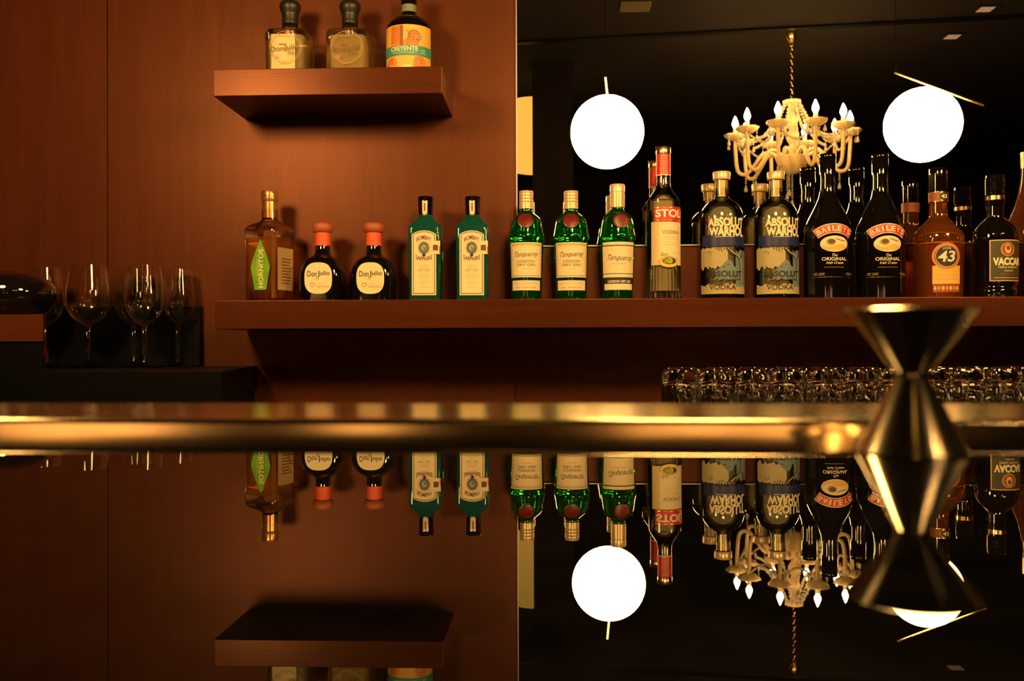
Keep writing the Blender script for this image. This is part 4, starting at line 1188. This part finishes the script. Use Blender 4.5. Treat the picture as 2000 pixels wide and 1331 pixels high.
# ------------------------------------------------------------------ globe pendants
def pendant(loc, label, rod_dir, rod_len=0.30, cable_top=True, first=[None]):
    t = thing('pendant_lamp', label, 'lamp', loc, 0, 'opal globe pendants over the bar')
    R = 0.121
    if first[0] is None:
        b = MB(); b.ball((0, 0, 0), R, seg=48, rings=28); first[0] = b
    first[0].build('glass_globe', M['globe'], t)
    d = Vector(rod_dir).normalized()
    n = Vector((0, 0, 1)); n = (n - d * n.dot(d)).normalized()
    c = n * (R + 0.006)
    b = MB(); b.tube([c - d * rod_len / 2, c + d * rod_len / 2], 0.0045, 12); b.build('brass_rod', M['brass'], t)
    e = c - d * (rod_len / 2 - 0.004)
    b = MB(); b.tube([(e.x, e.y, e.z), (e.x, e.y, CEILZ - loc[2])], 0.0012, 6); b.build('cable', M['black'], t)
    b = MB(); b.lathe([(0, 0), (0.045, 0), (0.045, -0.02), (0, -0.022)], 32, (e.x, e.y, CEILZ - loc[2])); b.build('ceiling_rose', M['black'], t)
    return t


g1 = mir(1186, 258, 3.235); g2 = mir(1802, 244, 3.235)
pendant(tuple(g1), 'lit white globe pendant left of the chandelier, its brass rod end-on', (0.10, -1.0, -0.18), 0.30)
pendant(tuple(g2), 'lit white globe pendant right of the chandelier with a slanting brass rod', (1.0, 0.12, -0.44), 0.30)
pendant((g1.x - 1.03, g1.y, g1.z - 0.03), 'lit white globe pendant farthest left over the bar, outside the photo', (0.3, -0.9, -0.15), 0.30)

# ------------------------------------------------------------------ chandelier
DC = 4.9; KC = DC / FPX
cc = mir(1547, 262, DC)
ch = thing('chandelier', 'white glass chandelier with candle bulbs and crystal strings, hanging in the room', 'chandelier', (cc.x, cc.y, cc.z))
zc = lambda y: mir(1547, y, DC).z - cc.z
b = MB(); b.lathe(smooth_prof([(0, zc(312)), (5 * KC, zc(312)), (6, 0)][:2] + [(5 * KC, zc(300)), (9 * KC, zc(290)), (5.5 * KC, zc(283)), (11 * KC, zc(272)), (10.5 * KC, zc(262)), (6 * KC, zc(254)), (9 * KC, zc(246)), (11.5 * KC, zc(234)), (9 * KC, zc(226)), (5 * KC, zc(220)), (5 * KC, zc(208)), (4 * KC, zc(200)), (0, zc(199))], 4), 28)
b.build('column', M['opal'], ch)
b = MB(); b.lathe(smooth_prof([(0, zc(341)), (10 * KC, zc(339)), (24 * KC, zc(328)), (31 * KC, zc(312)), (32 * KC, zc(307)), (30 * KC, zc(308)), (20 * KC, zc(318)), (0, zc(325))], 4), 40, ripple=lambda a, q: 0.03 * math.cos(16 * a))
b.build('bowl', M['opal'], ch)
b = MB(); b.lathe(smooth_prof([(0, zc(207)), (8 * KC, zc(206)), (15 * KC, zc(203)), (17 * KC, zc(199)), (15 * KC, zc(196)), (0, zc(195))], 3), 40, ripple=lambda a, q: 0.06 * math.cos(10 * a))
b.build('crown', M['opal'], ch)
ctop = CEILZ - cc.z
b = MB()
nl = 16; z0 = zc(196); z1 = ctop - 0.055; ln = (z1 - z0) / nl
for i in range(nl):
    zm_ = z0 + ln * (i + 0.5); pts = []
    for q in range(13):
        a = 2 * PI * q / 12; u, v = 0.0075 * math.cos(a), ln * 0.62 * math.sin(a)
        pts.append((u, 0, zm_ + v) if i % 2 else (0, u, zm_ + v))
    b.tube(pts, 0.0018, 6, caps=False)
b.build('chain', M['brass'], ch)
b = MB(); b.lathe([(0, ctop), (0.03, ctop), (0.032, ctop - 0.02), (0.024, ctop - 0.04), (0.012, ctop - 0.06), (0, ctop - 0.062)], 24); b.build('canopy', M['gold'], ch)
flame_b = MB(); flame_b.lathe(smooth_prof([(0, 0), (0.006, 0.002), (0.0145, 0.018), (0.0155, 0.028), (0.010, 0.045), (0.004, 0.060), (0.0, 0.066)], 4), 16)
cup_b = MB()
cup_b.lathe(smooth_prof([(0, -0.006), (0.010, -0.012), (0.024, -0.012), (0.048, 0.004), (0.055, 0.015), (0.050, 0.018), (0.030, 0.010), (0, 0.008)], 3), 32, ripple=lambda a, q: 0.05 * math.cos(8 * a))
slv_b = MB(); slv_b.lathe([(0, 0.008), (0.011, 0.008), (0.0105, 0.046), (0, 0.046)], 16)
meshes = {}
def share(key, builder, mat, name, parent, loc, rz=0):
    if key not in meshes:
        o = builder.build(name, mat, parent); meshes[key] = o.data
    else:
        o = bpy.data.objects.new(name, meshes[key]); C.objects.link(o); o.parent = parent
    o.location = loc; o.rotation_euler = (0, 0, rz); return o


RA = 107 * KC
zcup = zc(262) - 0.008 + 0.0
def drop(bm, x, y, z, n, s=1.0):
    """a short string of beads ending in a teardrop, hanging from x, y, z"""
    for q in range(n):
        bm.ball((x, y, z - 0.010 * s * (q + 0.5)), 0.0042 * s, seg=8, rings=6)
    zt_ = z - 0.010 * s * n
    bm.lathe([(0, zt_), (0.003 * s, zt_ - 0.008 * s), (0.0085 * s, zt_ - 0.026 * s), (0.007 * s, zt_ - 0.034 * s), (0, zt_ - 0.038 * s)], 10, (x, y, 0))


for i in range(10):
    a = math.radians(-99 + 36 * i)
    dx, dy = math.sin(a), math.cos(a)
    hub_z = zc(312)
    ctl = [(0.05, hub_z), (0.10, hub_z + 0.035), (0.145, hub_z + 0.03), (0.185, hub_z - 0.025), (0.225, hub_z - 0.065), (0.265, hub_z - 0.045), (RA, zcup - 0.055), (RA, zcup - 0.006)]
    path = smooth_prof(ctl, 4)
    b = MB(); b.tube([(r * dx, r * dy, q) for r, q in path], 0.0095, 10)
    arm = b.build('arm', M['opal'], ch)
    dish = share('dish', cup_b, M['opal'], 'candle_dish', arm, (RA * dx, RA * dy, zcup), -a)
    share('slv', slv_b, M['white'], 'candle_sleeve', arm, (RA * dx, RA * dy, zcup))
    share('bulb', flame_b, M['flame'], 'candle_bulb', arm, (RA * dx, RA * dy, zcup + 0.046))
    # crystal drops under the dish
    for q in range(4):
        a2 = a + math.radians(45 + 90 * q)
        b = MB(); drop(b, RA * dx + 0.045 * math.sin(a2), RA * dy + 0.045 * math.cos(a2), zcup + 0.002, 1 + q % 2); b.build('crystal_drop', M['crystal'], ch)
    b = MB(); drop(b, 0.225 * dx, 0.225 * dy, hub_z - 0.072, 4, 1.1)
    b.build('crystal_drop', M['crystal'], ch)
    # bead swag from the crown to the arm
    b = MB()
    n_ = 22
    for q in range(n_ + 1):
        t_ = q / n_; r = 15 * KC + (0.215 - 15 * KC) * t_
        zz_ = zc(203) + (zcup - 0.03 - zc(203)) * t_ - 0.05 * math.sin(PI * t_)
        s_ = 0.0070 + 0.0015 * (q % 2)
        b.ball((r * dx, r * dy, zz_), s_, seg=8, rings=6)
    b.build('bead_string', M['crystal'], ch)
    b = MB(); a3 = a + math.radians(18)
    n_ = 18
    for q in range(n_ + 1):                              # swag between neighbouring dishes
        t_ = q / n_; aa = a + math.radians(36) * t_; rr_ = RA * (1 - 0.10 * math.sin(PI * t_))
        b.ball((rr_ * math.sin(aa), rr_ * math.cos(aa), zcup - 0.01 - 0.055 * math.sin(PI * t_)), 0.0066, seg=8, rings=6)
    b.build('bead_string', M['crystal'], ch)
    if i % 2 == 0:
        b = MB(); drop(b, 24 * KC * dx, 24 * KC * dy, zc(330), 9, 1.15); b.build('crystal_drop', M['crystal'], ch)
b = MB(); drop(b, 0, 0, zc(341), 10, 1.2); b.build('crystal_drop', M['crystal'], ch)

# ------------------------------------------------------------------ other things the mirror shows
pl = mir(1040, 300, 5.35); pr_ = mir(1120, 300, 5.35)
o = struct(plain('trim_2', pl.x, pr_.x - 0.003, pl.y - 0.14, pl.y, 0, CEILZ, M['dark_wall']))
pm = mir(1046, 267, 5.75)
lt = thing('wall_lamp', 'dim orange lamp shade half hidden behind the dark pillar at the mirror left edge', 'lamp', tuple(pm))
b = MB(); hz = 69.5 * 5.75 / FPX
secs = []
for i in range(15):
    tt = -1 + 2 * i / 14; f = max(0.0, 1 - abs(tt) ** 2.0) ** 0.5 if abs(tt) < 1 else 0.02
    secs.append((tt * hz, 0.045 + 0.155 * f, 0.045 + 0.155 * f, 2))
secs = [(-hz, 0.001, 0.001, 2), (-hz * 0.985, 0.12, 0.12, 2), (-hz * 0.93, 0.17, 0.17, 2), (-hz * 0.8, 0.20, 0.20, 2), (0, 0.215, 0.215, 2), (hz * 0.8, 0.20, 0.20, 2), (hz * 0.93, 0.17, 0.17, 2), (hz * 0.985, 0.12, 0.12, 2), (hz, 0.001, 0.001, 2)]
b.loft(secs, 48); b.build('lamp_shade', M['shade'], lt)
b = MB(); b.tube([(0, 0, hz), (0, 0, CEILZ - pm.z)], 0.004, 8); b.build('stem', M['black'], lt)
for (u, v, lab) in ((1925, 30, 'small square recessed downlight, right-hand one on the dark ceiling'), (1860, 82, 'small square recessed downlight, left-hand one on the dark ceiling')):
    D = FPX * (CEILZ - CAMZ) / (674 - v); p = mir(u, v, D)
    t = thing('downlight', lab, 'lamp', (p.x, p.y, CEILZ), 0, 'recessed ceiling downlights')
    b = MB(); b.box(-0.05, 0.05, -0.05, 0.05, -0.006, -0.0005, 0, 0.001); b.build('frame', M['ceiling'], t)
    b = MB(); b.box(-0.032, 0.032, -0.032, 0.032, -0.0085, -0.0062); b.build('lens', M['spot'], t)
p = mir(1241, 14, FPX * 1.56 / 660)
t = thing('ceiling_vent', 'small dim rectangular vent on the dark ceiling above the left globe', 'vent', (p.x, p.y, CEILZ))
b = MB(); b.box(-0.07, 0.07, -0.06, 0.06, -0.008, -0.0005, 0, 0.001)
b.build('vent_frame', M['screen'], t)
for q in range(6):
    b = MB(); b.box(-0.06, 0.06, -0.05 + q * 0.018, -0.042 + q * 0.018, -0.012, -0.0079); b.build('louvre', M['screen'], t)

# lamps and tall tables added behind the camera for rail and jigger to reflect
tb0 = None
places = ('farthest left', 'second from the left', 'in the middle', 'third from the right', 'second from the right', 'farthest right')
for i, (pxl, Y) in enumerate(((0, -1.7), (165, -2.6), (640, -3.9), (1150, -2.3), (1310, -3.2), (1490, -2.3))):
    X = (pxl - 1080) / FPX * (2 * 0.447 - Y); place = places[i]
    if tb0 is None:
        tb0 = thing('added_table', 'added round dark tall table on the guests side, %s' % place, 'table', (X, Y, 0), 0, 'added tall tables on the guests side')
        b = MB(); b.lathe([(0, 1.00), (0.23, 1.00), (0.24, 1.015), (0.23, 1.03), (0, 1.03)], 48); b.build('table_top', M['cloth'], tb0)
        b = MB(); b.lathe([(0, 0.999), (0.03, 0.999), (0.03, 0.03), (0.19, 0.012), (0.19, 0), (0, 0)], 32); b.build('pedestal', M['black'], tb0)
        tl0 = thing('added_lamp', 'added shaded lamp on the tall table %s' % place, 'lamp', (X, Y, 1.03), 0, 'added shaded lamps on the guests side')
        b = MB(); b.lathe([(0, 0), (0.05, 0), (0.05, 0.008), (0.012, 0.016), (0.010, 0.10), (0, 0.10)], 32); b.build('lamp_base', M['brass'], tl0)
        b = MB(); b.lathe([(0.135, 0.07), (0.105, 0.33), (0.103, 0.33), (0.133, 0.07)], 40); b.build('lamp_shade', M['added_shade'], tl0)
    else:
        dup_thing(tb0, (X, Y, 0), 'added round dark tall table on the guests side, %s' % place)
        dup_thing(tl0, (X, Y, 1.03), 'added shaded lamp on the tall table %s' % place)
